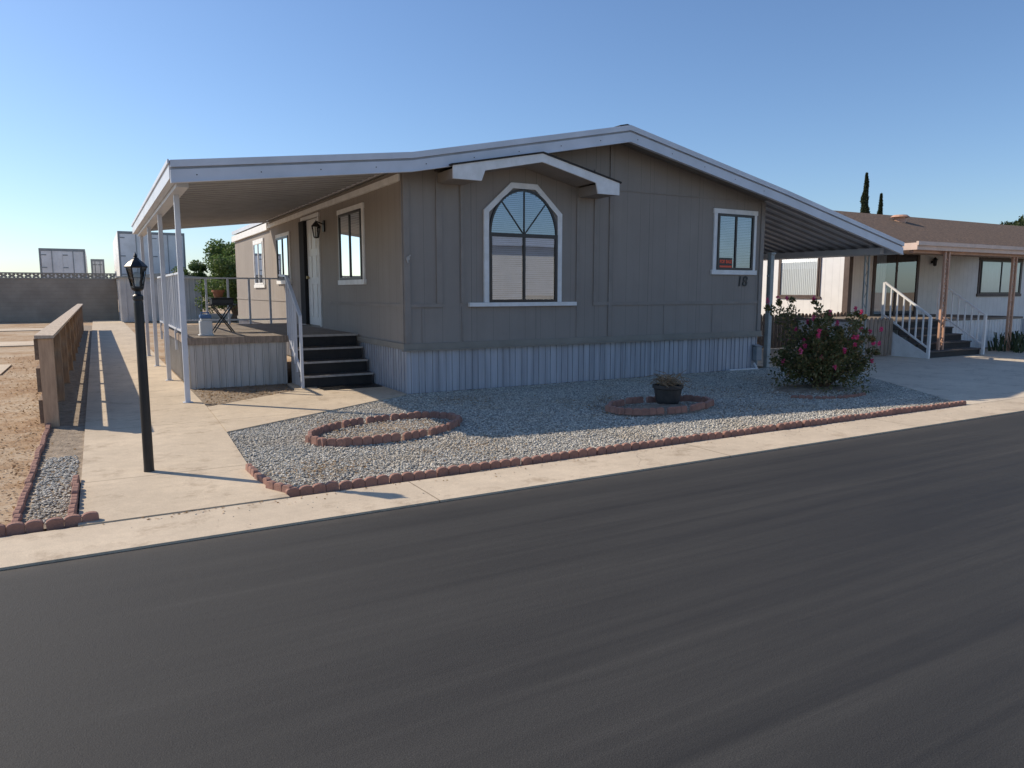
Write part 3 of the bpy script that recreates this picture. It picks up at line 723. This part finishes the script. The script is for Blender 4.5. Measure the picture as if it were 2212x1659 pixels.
mb=MB(); mb.cyl((11.0,Y0-.12,.02),(11.75,Y0-.16,.02),.022,.022,8); mb.cyl((11.75,Y0-.16,.02),(11.78,Y0-.05,.12),.022,.022,8)
o=make("drain_pipe",mb,M['plastic'],None,(11.4,Y0-.14,0)); tag(o,"short white plastic pipe lying along the skirting","pipe")
mb=MB(); mb.box(12.24,12.34,10.62,10.72,0,2.36); mb.box(12.22,12.36,10.60,10.74,2.36,2.40); mb.box(12.2,12.24,10.65,10.69,1.9,1.94)
o=make("gate_post",mb,M['greyiron'],None,(12.29,10.67,0),bevel=.006); tag(o,"tall pale grey square post at the carport corner","post")

# ---------------------------------------------------------------- deck
DZ=.84; DY=12.87; DX0,DX1=1.27,4.10; DYE=18.0
dk=thing("porch_deck",(2.7,15.4,0),"raised grey wooden porch deck with cream metal skirting and white railing","deck")
mb=MB(); mb.box(DX0,2.84,DY,DYE,DZ-.03,DZ); mb.box(2.842,DX1-.02,DY+.0,DYE,DZ-.03,DZ); make("deck_floor",mb,M['deckwood'],dk)
mb=MB(); mb.box(DX0-.02,2.86,DY-.03,DY-.002,DZ-.11,DZ+.005); mb.box(DX0-.03,DX0-.002,DY,DYE,DZ-.11,DZ+.005); make("edge_board",mb,M['gatewood'],dk)
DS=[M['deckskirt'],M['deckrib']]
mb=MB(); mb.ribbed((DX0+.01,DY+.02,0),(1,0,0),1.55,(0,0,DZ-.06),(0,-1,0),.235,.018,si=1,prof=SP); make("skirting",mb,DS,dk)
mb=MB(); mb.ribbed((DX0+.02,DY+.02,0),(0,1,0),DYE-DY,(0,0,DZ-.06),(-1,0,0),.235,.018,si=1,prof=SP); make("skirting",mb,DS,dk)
mb=MB(); rt=1.90
def rail(p,q): mb.beam(p,q,.05,.035)
rail((DX0-.03,DY+.02,rt),(DX0-.03,DYE,rt)); rail((DX0-.03,DY+.02,DZ+.1),(DX0-.03,DYE,DZ+.1))
k=15
for i in range(k+1):
    y=DY+.02+(DYE-DY-.02)*i/k; w=.022 if i%5 else .035; mb.box(DX0-.03-w/2-.005,DX0-.03+w/2+.005,y-w/2-.005,y+w/2+.005,DZ-.3 if i%5==0 else DZ+.1,rt)
make("railing",mb,M['whitemetal'],dk)
mb=MB(); rail((DX0,DYE,rt),(DX1,DYE,rt)); rail((DX0,DYE,DZ+.1),(DX1,DYE,DZ+.1))
for i in range(1,7):
    x=DX0+.47*i; mb.box(x-.022,x+.022,DYE-.022,DYE+.022,DZ,rt)
make("railing",mb,M['whitemetal'],dk)
mb=MB()
sx=2.87; S0=(sx,DY+.5,rt-.02); S1=(sx,DY-.0,rt-.04); S2=(sx,DY-.17,rt-.16); S3=(sx,DY-.88,1.20)
rail(S0,S1); rail(S1,S2); rail(S2,S3)
mb.box(sx-.022,sx+.022,DY-.88-.022,DY-.88+.022,.02,1.20)
for i in range(5):
    t=i/5; y=DY+.02-.72*t; zt=rt-.05-.68*max(0,t-.12)/.88*.9; mb.box(sx-.013,sx+.013,y-.013,y+.013,DZ-.1-.6*t,zt)
mb.beam((sx,DY+.0,DZ+.02),(sx,DY-.86,.27),.03,.03)
make("stair_railing",mb,M['whitemetal'],dk)
mb=MB()
for i in range(4):
    zt=DZ-.0-.21*i; y=DY-.27*i
    if i>0:
        mb.box(2.9,DX1-.0,y,y+.268,zt-.035,zt-.004,0); mb.box(2.9,DX1,y-.022,y-.001,zt-.035,zt-.002,1)
    else: mb.box(2.9,DX1,y-.025,y-.002,zt-.035,zt+.003,1)
    mb.box(2.92,DX1-.02,y+.004,y+.02,max(.02,zt-.21),zt-.036,2)
mb.prism([(2.90,DY+.0,.0),(2.90,DY-.82,.0),(2.90,DY-.82,.18),(2.90,DY,.78)],(.018,0,0),3)
make("steps",mb,[M['tread'],M['nose'],M['stair'],M['deckskirt']],dk)
mb=MB(); mb.box(3.10,4.08,11.55,11.97,.019,.032)
for i in range(19): mb.box(3.12+i*.05,3.14+i*.05,11.57,11.95,.0325,.037)
o=make("doormat",mb,M['black'],None,(3.5,11.6,.02)); tag(o,"dark ribbed rubber mat on the concrete below the steps","doormat")
# deck clutter: cooler
cl=thing("drink_cooler",(1.62,13.5,DZ),"white and blue plastic jug cooler standing on the deck","cooler")
mb=MB(); mb.box(1.52,1.72,13.4,13.6,DZ,DZ+.26); mb.box(1.54,1.70,13.42,13.58,DZ+.26,DZ+.30); mb.box(1.5,1.74,13.38,13.62,DZ,DZ+.03); make("body",mb,M['plastic'],cl,bevel=.02)
mb=MB(); mb.box(1.53,1.71,13.41,13.59,DZ+.301,DZ+.36); mb.beam((1.55,13.5,DZ+.40),(1.69,13.5,DZ+.40),.03,.02); mb.box(1.55,1.57,13.49,13.51,DZ+.36,DZ+.40); mb.box(1.67,1.69,13.49,13.51,DZ+.36,DZ+.40); make("lid",mb,M['blue'],cl,bevel=.01)
gr=thing("barbecue_grill",(2.05,14.6,DZ),"small black barbecue grill on crossed legs standing on the deck","grill")
mb=MB()
for dy in (-.15,.15):
    mb.beam((1.87,14.6+dy,DZ),(2.22,14.6+dy,DZ+.50),.022,.022); mb.beam((2.23,14.6+dy,DZ),(1.88,14.6+dy,DZ+.50),.022,.022)
mb.box(1.80,2.3,14.42,14.78,DZ+.5,DZ+.52); make("stand",mb,M['black'],gr)
mb=MB(); mb.box(1.86,2.24,14.45,14.75,DZ+.521,DZ+.62); mb.box(1.84,2.26,14.43,14.77,DZ+.62,DZ+.64); make("firebox",mb,M['black'],gr,bevel=.01)
tp=MB(); tp.lathe((2.0,14.6,DZ+.645),[(0,0),(.07,0),(.10,.10),(.115,.10),(.115,.14),(.10,.14),(.09,.10),(0,.10)],18)
o=make("terracotta_pot",tp,M['terracotta'],None,(2.0,14.6,DZ+.7),smooth=False); tag(o,"small orange terracotta pot resting on the black grill","flower pot")

# ---------------------------------------------------------------- lamp post
lx,ly=.32,7.08
lp=thing("lamp_post",(lx,ly,0),"black metal yard lamp post with hexagonal glass lantern on the walkway","lamp post")
mb=MB(); mb.lathe((lx,ly,.0),[(.044,.012),(.042,.05),(.040,.7),(.037,1.50),(.035,1.52),(.043,1.53),(.043,1.56),(.028,1.575),(.024,1.60),(.046,1.615),(.05,1.63)],18); make("post",mb,M['black'],lp,smooth=False)
mb=MB()
mb.lathe((lx,ly,1.63),[(0,0),(.052,0),(.052,.012),(0,.012)],6)
mb.lathe((lx,ly,1.80),[(.0,.0),(.088,0),(.09,.012),(.056,.05),(.028,.072),(.024,.082),(.011,.09),(.017,.10),(.011,.112),(.004,.125),(0,.14)],6)
for i in range(6):
    t=i*math.pi/3
    mb.beam((lx+.048*math.cos(t),ly+.048*math.sin(t),1.64),(lx+.077*math.cos(t),ly+.077*math.sin(t),1.80),.008,.008)
    t2=t+math.pi/3
    mb.beam((lx+.062*math.cos(t),ly+.062*math.sin(t),1.715),(lx+.062*math.cos(t2),ly+.062*math.sin(t2),1.715),.004,.004)
ln=make("lantern",mb,M['black'],lp); LOC[ln.name]=LOC[lp.name]
mb=MB(); mb.lathe((lx,ly,1.643),[(.045,0),(.073,.155)],6); make("glass",mb,M['clearglass'],ln)
mb=MB(); mb.lathe((lx,ly,1.645),[(.015,0),(.016,.03),(.03,.06),(.034,.085),(.026,.11),(0,.122)],14); make("bulb",mb,M['plastic'],ln,smooth=True)

# ---------------------------------------------------------------- lumber fence
fe=thing("lumber_fence",(-.54,10.15,0),"long low lumber board fence with cap rail beside the walkway","fence")
for i in range(11):
    y=10.15+i*2.4
    mb=MB(); mb.box(-.62,-.47 if i==0 else -.485,y,y+.09 if i else y+.14,-.03,1.045); make("fence_post",mb,M['woodpost' if i==0 else 'woodstud'],fe,bevel=.006)
mb=MB(); mb.prism([(-.65,10.12,1.05),(-.46,10.12,1.05),(-.46,10.12,1.085),(-.65,10.12,1.09)],(0,25,0)); make("cap_rail",mb,M['woodtop'],fe)
mb=MB(); mb.box(-.66,-.622,10.16,35,.80,1.045)
mb.box(-.66,-.622,10.16,35,.42,.70); mb.box(-.66,-.622,10.16,35,.04,.32); mb.box(-.619,-.575,10.30,35,.92,1.045); make("rail",mb,M['wood'],fe)

# ---------------------------------------------------------------- background left
wl_=thing("block_wall",(-14,46.8,0),"brown concrete block boundary wall topped with open lattice blocks","wall")
mb=MB(); mb.box(-32,1.1,46.8,47.0,-.05,2.25); make("wall",mb,M['block'],wl_)
mb=MB(); mb.box(-32,1.1,46.78,47.02,2.25,2.33); mb.box(-32,1.1,46.8,47.0,2.52,2.60)
x=-32
while x<1.0:
    mb.beam((x,46.9,2.34),(x+.3,46.9,2.51),.1,.10); mb.beam((x+.3,46.91,2.34),(x,46.91,2.51),.1,.10); x+=.36
make("lattice_cap",mb,M['blockcap'],wl_)
sh=thing("storage_shed",(3,44,0),"pale grey metal storage shed beside the walkway end","shed")
mb=MB(); mb.ribbed((1.15,43,0),(1,0,0),3.9,(0,0,2.3),(0,-1,0),.3,.03); mb.ribbed((1.15,43,0),(0,1,0),3.6,(0,0,2.3),(-1,0,0),.3,.03); make("wall",mb,M['shed'],sh)
mb=MB(); mb.prism([(1.0,42.85,2.3),(5.2,42.85,2.3),(5.2,42.85,2.36),(3.1,42.85,2.55),(1.0,42.85,2.36)],(0,4,0)); make("roof",mb,M['greyiron'],sh)
mb=MB(); mb.box(2.0,2.9,42.93,42.97,.05,2.05); mb.box(2.8,2.84,42.9,42.93,1.0,1.15); make("door",mb,M['shed'],sh)
def trailer(x0,x1,y,zt,L,lab):
    t=thing("semi_trailer",((x0+x1)/2,y,0),lab,"trailer","box trailers parked behind the wall")
    mb=MB(); mb.box(x0,x1,y,y+L,1.05,zt); make("body",mb,M['trailer'],t)
    mb=MB(); w=.09
    mb.box(x0,x0+w,y-.04,y-.002,1.05,zt); mb.box(x1-w,x1,y-.04,y-.002,1.05,zt); mb.box(x0+w,x1-w,y-.04,y-.002,zt-.14,zt); mb.box(x0+w,x1-w,y-.04,y-.002,1.05,1.2)
    make("frame",mb,M['greybox'],t)
    xm=(x0+x1)/2
    for a,b in ((x0+w+.02,xm-.01),(xm+.01,x1-w-.02)):
        mb=MB(); mb.box(a,b,y-.03,y-.003,1.22,zt-.16); d=make("door",mb,M['trailer'],t); LOC[d.name]=LOC[t.name]
        mb=MB(); q=(a+b)/2; mb.cyl((q,y-.05,1.2),(q,y-.05,zt-.15),.02,.02,8)
        for zz in np.linspace(1.5,zt-.4,4): mb.box(a,a+.25,y-.045,y-.031,zz,zz+.06)
        make("handle",mb,M['greybox'],d)
    for dx in (x0+.35,x1-.35):
        for yy in (1.2,2.4):
            mb=MB(); mb.cyl((dx-.14,y+yy,.5),(dx+.14,y+yy,.5),.5,.5,18); make("wheel",mb,M['tyre'],t)
trailer(-2.65,-.35,50,4.05,10,"white box trailer with rear doors parked behind the block wall")
trailer(-.12,.68,57,3.75,10,"narrow white box trailer partly hidden behind the block wall")
trailer(1.35,4.95,49,5.1,12,"tall dirty white box trailer parked behind the shed")
# trees
def tree(name,c,h,r,lab,cat,n,size,matl,trunkh,nclump=26,zr=None):
    t=thing(name,(c[0],c[1],0),lab,cat)
    mb=MB(); mb.cyl((c[0],c[1],-.03),(c[0]+.1,c[1],trunkh),.06*r+.08,.04*r+.05,10)
    cs=[];rs=[]
    zr=zr or (h-trunkh)/2; zc=h-zr
    for i in range(nclump):
        d=rng.normal(size=3); d/=np.linalg.norm(d); k=rng.uniform(.35,.85)
        cs.append((c[0]+d[0]*r*k,c[1]+d[1]*r*k,zc+d[2]*zr*k)); q=rng.uniform(.2,.4)*r; rs.append((q,q,q*.8))
    for p in cs[:8]: mb.cyl((c[0]+.1,c[1],trunkh*.8),p,.04*r,.012*r,6)
    make("trunk",mb,M['bark'],t)
    leaves("crown",clumps(cs,rs,n//nclump),size,M[matl],t)
tree("leafy_tree",(6.3,41,0),3.5,2.2,"bushy bright green tree growing behind the mobile home","tree",20000,.07,'treeleaf',.35,40)
tree("leafy_tree",(7.6,46,0),5.2,2.4,"taller bushy green tree behind the mobile home","tree",16000,.09,'treeleaf',.8,34)
tree("leafy_tree",(5.1,46.5,0),3.6,1.3,"small bright green tree beside the storage shed","tree",9000,.07,'treeleaf',.4,22)
tree("leafy_tree",(57,26.5,0),7.3,3.2,"rounded dark green tree beyond the neighbouring roof","tree",14000,.13,'darkleaf',2.6,30)
def cypress(x,y,h,r):
    t=thing("cypress_tree",(x,y,0),"tall slender dark green columnar cypress tree","tree","columnar cypress trees")
    mb=MB(); mb.cyl((x,y,-.03),(x,y,h*.8),.18,.05,8); make("trunk",mb,M['bark'],t)
    n=14000; z=rng.random(n)**.9; a=rng.uniform(0,6.28,n)
    pr=r*np.minimum(1,(1-z)*2.6)**.7*(.70+.16*np.sin(z*23+a)+.14*np.sin(z*51+2*a)+.08*rng.normal(size=n))
    q=pr*rng.random(n)**.4
    leaves("crown",np.stack([x+np.cos(a)*q,y+np.sin(a)*q,.8+z*(h-.8)],1),.13,M['cypress'],t)
cypress(64.4,45,12.7,.55); cypress(66.5,44.8,10.9,.40)

# ---------------------------------------------------------------- flowering shrub
bx,by=10.25,7.75
bs=thing("flowering_shrub",(bx,by,0),"loose olive green shrub with scattered bright pink blossoms in the gravel","shrub")
mb=MB(); cs=[];rs=[];tips=[]
for i in range(50):
    a=rng.uniform(0,6.28); k=rng.uniform(.05,1)**.6; zt=rng.uniform(.5,1.12)*(1.04-.20*k)
    if i<9: zt=rng.uniform(1.12,1.30); a=rng.uniform(1.6,5.2)
    p=(bx+math.cos(a)*.92*k,by+math.sin(a)*.84*k,zt)
    if i<4: k=rng.uniform(.35,.95); p=(bx-.80*k,by+.45*k-.2+.1*i,rng.uniform(1.30,1.50))
    mid=(bx+(p[0]-bx)*.42,by+(p[1]-by)*.42,zt*.5)
    mb.cyl((bx+math.cos(a)*.06,by+math.sin(a)*.06,.02),mid,.014,.009,6); mb.cyl(mid,p,.009,.003,5)
    tips.append(p)
    for f,r in ((.98,.05),(.86,.085),(.68,.13),(.45,.17),(.2,.19)):
        cs.append(tuple(mid[j]+(p[j]-mid[j])*f+rng.normal()*.03 for j in range(3))); rs.append((r,r,r*1.1))
for i in range(42):
    a=rng.uniform(0,6.28); k=rng.uniform(.2,.98); cs.append((bx+math.cos(a)*k*.84,by+math.sin(a)*k*.78,rng.uniform(.10,.6))); rs.append((.2,.2,.17))
make("stem",mb,M['bark'],bs)
LP=clumps(cs,rs,58); LP=LP[LP[:,2]>.04]
leaves("foliage",LP,.028,M['leaf'],bs,tone=np.clip(rng.normal(.5,.3,len(LP)),0,1))
fc=[];fr=[]
for p in tips[:34]:
    fc.append((p[0]+rng.normal()*.03,p[1]+rng.normal()*.03,p[2]+.05)); s=rng.uniform(.022,.038); fr.append((s,s,s*1.8))
for i in range(12):
    a=rng.uniform(-2.6,.3); fc.append((bx+math.cos(a)*rng.uniform(.75,.95),by+math.sin(a)*rng.uniform(.65,.88),rng.uniform(.45,1.05))); fr.append((.028,.028,.04))
leaves("blossom",clumps(fc,fr,38),.014,M['pink'],bs,aspect=.8)

# potted plant
px,py=6.92,7.72
pt=thing("potted_plant",(px,py,.03),"dark round pot holding a dried-out plant in the gravel yard","potted plant")
mb=MB(); mb.lathe((px,py,.03),[(0,0),(.145,0),(.165,.04),(.195,.21),(.215,.225),(.215,.27),(.195,.27),(.188,.235),(0,.235)],24); make("pot",mb,M['pot'],pt,smooth=False)
mb=MB()
for i in range(75):
    a=rng.uniform(0,6.28); r=rng.uniform(.05,.38); h=rng.uniform(.03,.17)
    m=(px+math.cos(a)*r*.5,py+math.sin(a)*r*.5,.29+h); e_=(px+math.cos(a+.4)*r,py+math.sin(a+.4)*r,.27+h*rng.uniform(.0,1.5))
    mb.cyl((px+rng.normal()*.04,py+rng.normal()*.04,.26),m,.006,.005,4,caps=False); mb.cyl(m,e_,.005,.003,4,caps=False)
make("dry_stems",mb,M['dry'],pt)
leaves("dead_leaves",clumps([(px,py,.32)],[(.28,.28,.07)],110),.018,M['litter'],pt)

# ---------------------------------------------------------------- picket fences
def pickets(name,x0,x1,y,h0,lab,cat,mt):
    pf=thing(name,((x0+x1)/2,y,0),lab,cat)
    mb=MB(); x=x0
    while x<x1:
        w=.13; h=h0+rng.uniform(-.02,.02); mb.prism([(x,y,.03),(x+w,y,.03),(x+w,y,h-.06),(x+w-.04,y,h),(x+.04,y,h),(x,y,h-.06)],(0,.02,0)); x+=.155
    make("picket",mb,M[mt],pf)
    for z in (.22,.68):
        mb=MB(); mb.box(x0,x1,y+.021,y+.06,z,z+.08); make("rail",mb,M[mt],pf)
    for x in (x0+.05,x1-.05):
        mb=MB(); mb.box(x-.05,x+.05,y+.062,y+.15,0,h0-.03); make("post",mb,M[mt],pf)
pickets("picket_fence",15.4,19.3,13.95,.98,"weathered dark brown dog-eared picket fence beyond the carport","fence",'picket')
pickets("picket_gate",15.75,17.0,11.0,.96,"low greyed picket gate beside the neighbouring steps","gate",'gatewood')

# ---------------------------------------------------------------- neighbour house
nx,ny=19.46,14.0
nh=thing("neighbour_house",(28,18,0),"white neighbouring mobile home with brown shingle roof and brown trim","house")
nzw=2.95; NE=41.0
mb=MB(); mb.poly([(nx,ny,.6),(nx,ny,nzw),(nx,18,4.38),(nx,22,nzw),(nx,22,.6)]); make("side_wall",mb,M['nwhite'],nh)
mb=MB(); mb.poly([(nx,ny,.6),(NE,ny,.6),(NE,ny,nzw),(nx,ny,nzw)]); make("front_wall",mb,M['ncream'],nh)
mb=MB(); mb.poly([(NE,ny,.6),(NE,22,.6),(NE,22,nzw),(NE,18,4.38),(NE,ny,nzw)]); mb.poly([(nx,22,.6),(NE,22,.6),(NE,22,nzw),(nx,22,nzw)]); make("rear_wall",mb,M['ncream'],nh)
mb=MB(); mb.ribbed((nx+.03,ny+.03,0),(1,0,0),NE-nx-.06,(0,0,.6),(0,-1,0),.15,.016,si=1); make("skirting",mb,SK,nh)
mb=MB(); mb.ribbed((nx+.03,ny+.03,0),(0,1,0),7.9,(0,0,.6),(-1,0,0),.15,.016,si=1); make("skirting",mb,SK,nh)
mb=MB()
mb.prism([(nx-.35,13.3,2.95),(nx-.35,18,4.57),(nx-.35,22.7,2.95),(nx-.35,22.7,2.84),(nx-.35,18,4.44),(nx-.35,13.3,2.84)],(NE-nx+.7,0,0)); make("roof",mb,M['shingle'],nh)
mb=MB(); mb.cyl((26.3,16.9,4.0),(26.3,16.9,4.34),.2,.2,14); mb.cyl((26.3,16.9,4.34),(26.3,16.9,4.42),.34,.24,14); make("roof_vent",mb,M['tan'],nh)
mb=MB(); mb.box(nx-.03,nx-.001,ny-.03,ny+.14,.6,nzw); mb.box(nx-.03,nx+.14,ny-.04,ny-.0305,.6,nzw); mb.box(nx-.36,NE+.36,13.24,13.29,2.76,2.95); mb.box(nx-.03,nx-.001,ny+.14,22,2.80,2.9)
make("trim",mb,M['nbrown'],nh)
PN=lambda a,z,c:(nx-c,a,z); PM=lambda a,z,c:(a,ny-c,z)
window(nh,PN,14.95,16.55,1.38,2.80,trim='nbrown',cover='curtain',tw=.06,fm='nbrown',mull=False,gl='clearglass')
window(nh,PM,26.4,29.2,1.42,2.76,trim='nbrown',cover='curtain',tw=.1,fm='bronze')
sd=MB(); pbox(sd,PM,20.6,20.72,.85,2.80,-.01,.04); pbox(sd,PM,22.8,22.92,.85,2.80,-.01,.04); pbox(sd,PM,20.721,22.799,2.72,2.80,-.01,.04); pbox(sd,PM,21.72,21.80,.86,2.719,.01,.035); pquad(sd,PM,20.7,22.8,.86,2.75,.003,1)
dd=make("sliding_door",sd,[M['nbrown'],M['dark']],nh); LOC[dd.name]=LOC[nh.name]
mb=MB(); pquad(mb,PM,20.72,22.8,.86,2.72,.02); make("glass",mb,M['glass'],dd)
mb=MB(); mb.ribbed(PM(20.74,.9,.006),(1,0,0),.5,(0,0,1.8),(0,-1,0),.12,.008); make("curtain",mb,M['curtain'],dd)
mb=MB(); mb.lathe((23.6,ny-.12,2.4),[(0,0),(.05,.02),(.07,.2),(.09,.21),(0,.3)],8); mb.box(23.56,23.64,ny-.08,ny,2.5,2.58); make("wall_lantern",mb,M['black'],nh)
# neighbour porch awning
na=thing("porch_awning",(20,12,0),"tan metal porch awning on ornate wrought-iron posts","awning")
mb=MB(); mb.box(16.6,26,10.2,10.25,2.56,2.72); mb.box(16.6,16.65,10.25,13.6,2.56,2.72); mb.box(16.55,26,10.14,10.199,2.66,2.75); make("fascia",mb,M['tanfascia'],na)
mb=MB(); mb.ribbed((16.65,10.25,2.68),(1,0,0),9.3,(0,3.2,.08),(0,0,-1),.3,.05); make("roof",mb,M['tanfascia'],na)
mb=MB(); mb.box(16.7,26,10.35,10.45,2.5,2.6); make("beam",mb,M['tan'],na)
for x,y in ((17.95,10.28),(21.3,10.4)):
    mb=MB(); g=.085
    for dx in (-g,g): mb.box(x+dx-.026,x+dx+.026,y-.026,y+.026,0,2.56)
    for k in range(10):
        z=.15+k*.235; s=1 if k%2 else -1
        a=[(x+s*g*.8*math.sin(t*2*math.pi),y,z+.22*t) for t in np.linspace(0,1,7)]
        for p,q in zip(a[:-1],a[1:]): mb.beam(p,q,.02,.02)
    make("post",mb,M['tan'],na)
# neighbour deck and steps
nd=thing("porch_steps",(18.4,11.5,0),"dark porch steps with white baluster railings and white skirting","steps")
SX0,SX1=17.2,19.5
mb=MB(); mb.box(SX0,24,11.35,13.95,.80,.86); make("deck_floor",mb,M['deckwood'],nd)
mb=MB(); mb.ribbed((SX1+.05,11.38,0),(1,0,0),4.4,(0,0,.8),(0,-1,0),.15,.016); make("skirting",mb,M['nwhite'],nd)
mb=MB(); mb.prism([(SX0-.02,10.15,0),(SX0-.02,11.38,0),(SX0-.02,11.38,.78),(SX0-.02,10.15,.12)],(.02,0,0)); make("stringer",mb,M['white'],nd)
mb=MB(); mb.ribbed((SX0+.02,11.39,0),(0,1,0),2.5,(0,0,.8),(-1,0,0),.15,.016); make("skirting",mb,M['nwhite'],nd)
mb=MB()
for i in range(5):
    y=10.15+i*.24; z=.17*(i+1); mb.box(SX0+.005,SX1,y-.02,y+.24,z-.03,z,1); mb.box(SX0+.005,SX1,y+.01,y+.03,z-.17,z-.031,0)
make("tread",mb,[M['stair'],M['tread']],nd)
for xx in (SX0-.04,SX1+.03):
    mb=MB(); mb.beam((xx,10.1,1.0),(xx,11.3,1.82),.05,.045); mb.beam((xx,10.1,.25),(xx,11.3,1.02),.04,.035); mb.box(xx-.03,xx+.03,10.07,10.13,0,1.0); mb.box(xx-.03,xx+.03,11.28,11.34,.8,1.82)
    for i in range(1,7):
        y=10.1+.17*i; mb.box(xx-.015,xx+.015,y-.015,y+.015,.25+.64*.17*i,1.0+.683*.17*i)
    make("stair_railing",mb,M['white'],nd)
# plants by neighbour
gp=thing("strappy_plant",(21.6,9.9,0),"clump of dark green strappy leaves beside the neighbouring driveway","plant")
mb=MB()
for i in range(190):
    cx_=21.7+rng.uniform(-.9,1.8); cy_=10.2+rng.uniform(-.5,.5); a=rng.uniform(0,6.28); L=rng.uniform(.35,.75)
    p0=Vector((cx_,cy_,0)); p1=p0+Vector((math.cos(a)*.15,math.sin(a)*.15,L*.7)); p2=p0+Vector((math.cos(a)*.42,math.sin(a)*.42,L*.72))
    s=Vector((-math.sin(a),math.cos(a),0))*.02
    mb.poly([p0-s,p0+s,p1+s,p1-s]); mb.poly([p1-s,p1+s,p2])
M['strap']=mat('strappy_leaf',(.07,.10,.04),(.04,.06,.025),rough=.6)
make("leaf_blades",mb,M['strap'],gp)

# ---------------------------------------------------------------- house across the street (seen in the window reflections)
oh=thing("opposite_house",(21,-18,0),"white mobile home across the street mirrored in the front windows","house")
mb=MB(); mb.box(10,34,-24,-14,.0,4.1); make("wall",mb,M['nwhite'],oh)
mb=MB(); mb.prism([(9.6,-13.5,4.05),(9.6,-19,5.0),(9.6,-24.5,4.05)],(24.8,0,0)); make("roof",mb,M['whitemetal'],oh)
PO=lambda a,z,c:(a,-14+c,z)
for a in (12,15.0,25.6,29.5): window(oh,PO,a,a+1.5,1.7,3.1,cover='curtain',fm='white',gl='clearglass')

# ---------------------------------------------------------------- light & camera
w=bpy.data.worlds.new("World"); scene.world=w; w.use_nodes=True
nt=w.node_tree; bg=nt.nodes["Background"]; sk=nt.nodes.new("ShaderNodeTexSky"); sk.sky_type='NISHITA'; sk.sun_disc=False
sund=Vector((-1.71,1.91,1.93)).normalized()
sk.sun_elevation=math.asin(sund.z); sk.sun_rotation=math.atan2(sund.x,sund.y); sk.altitude=0; sk.air_density=1.0; sk.dust_density=.5; sk.ozone_density=3.0
tint=mixc(nt,1.0,sk.outputs[0],(.90,1.0,1.13),'MULTIPLY')
nt.links.new(tint,bg.inputs[0]); bg.inputs[1].default_value=.128
sl=bpy.data.lights.new("sun","SUN"); sl.energy=5.0; sl.angle=math.radians(.53); sl.color=(1,.87,.70)
so=bpy.data.objects.new("sun",sl); link(so); so.rotation_euler=sund.to_track_quat('Z','Y').to_euler(); so.location=(-10,10,20)
cam=bpy.data.cameras.new("camera"); co=bpy.data.objects.new("camera",cam); link(co); scene.camera=co
cam.sensor_width=36; cam.lens=36*1569.7/2212; cam.clip_end=3000; cam.clip_start=.05
ya,pi_=math.radians(29.66),math.radians(7.27)
fwd=Vector((math.sin(ya)*math.cos(pi_),math.cos(ya)*math.cos(pi_),-math.sin(pi_)))
co.location=(0,0,1.6); co.rotation_euler=fwd.to_track_quat('-Z','Y').to_euler()
scene.view_settings.view_transform='Standard'; scene.view_settings.look='None'; scene.view_settings.exposure=0
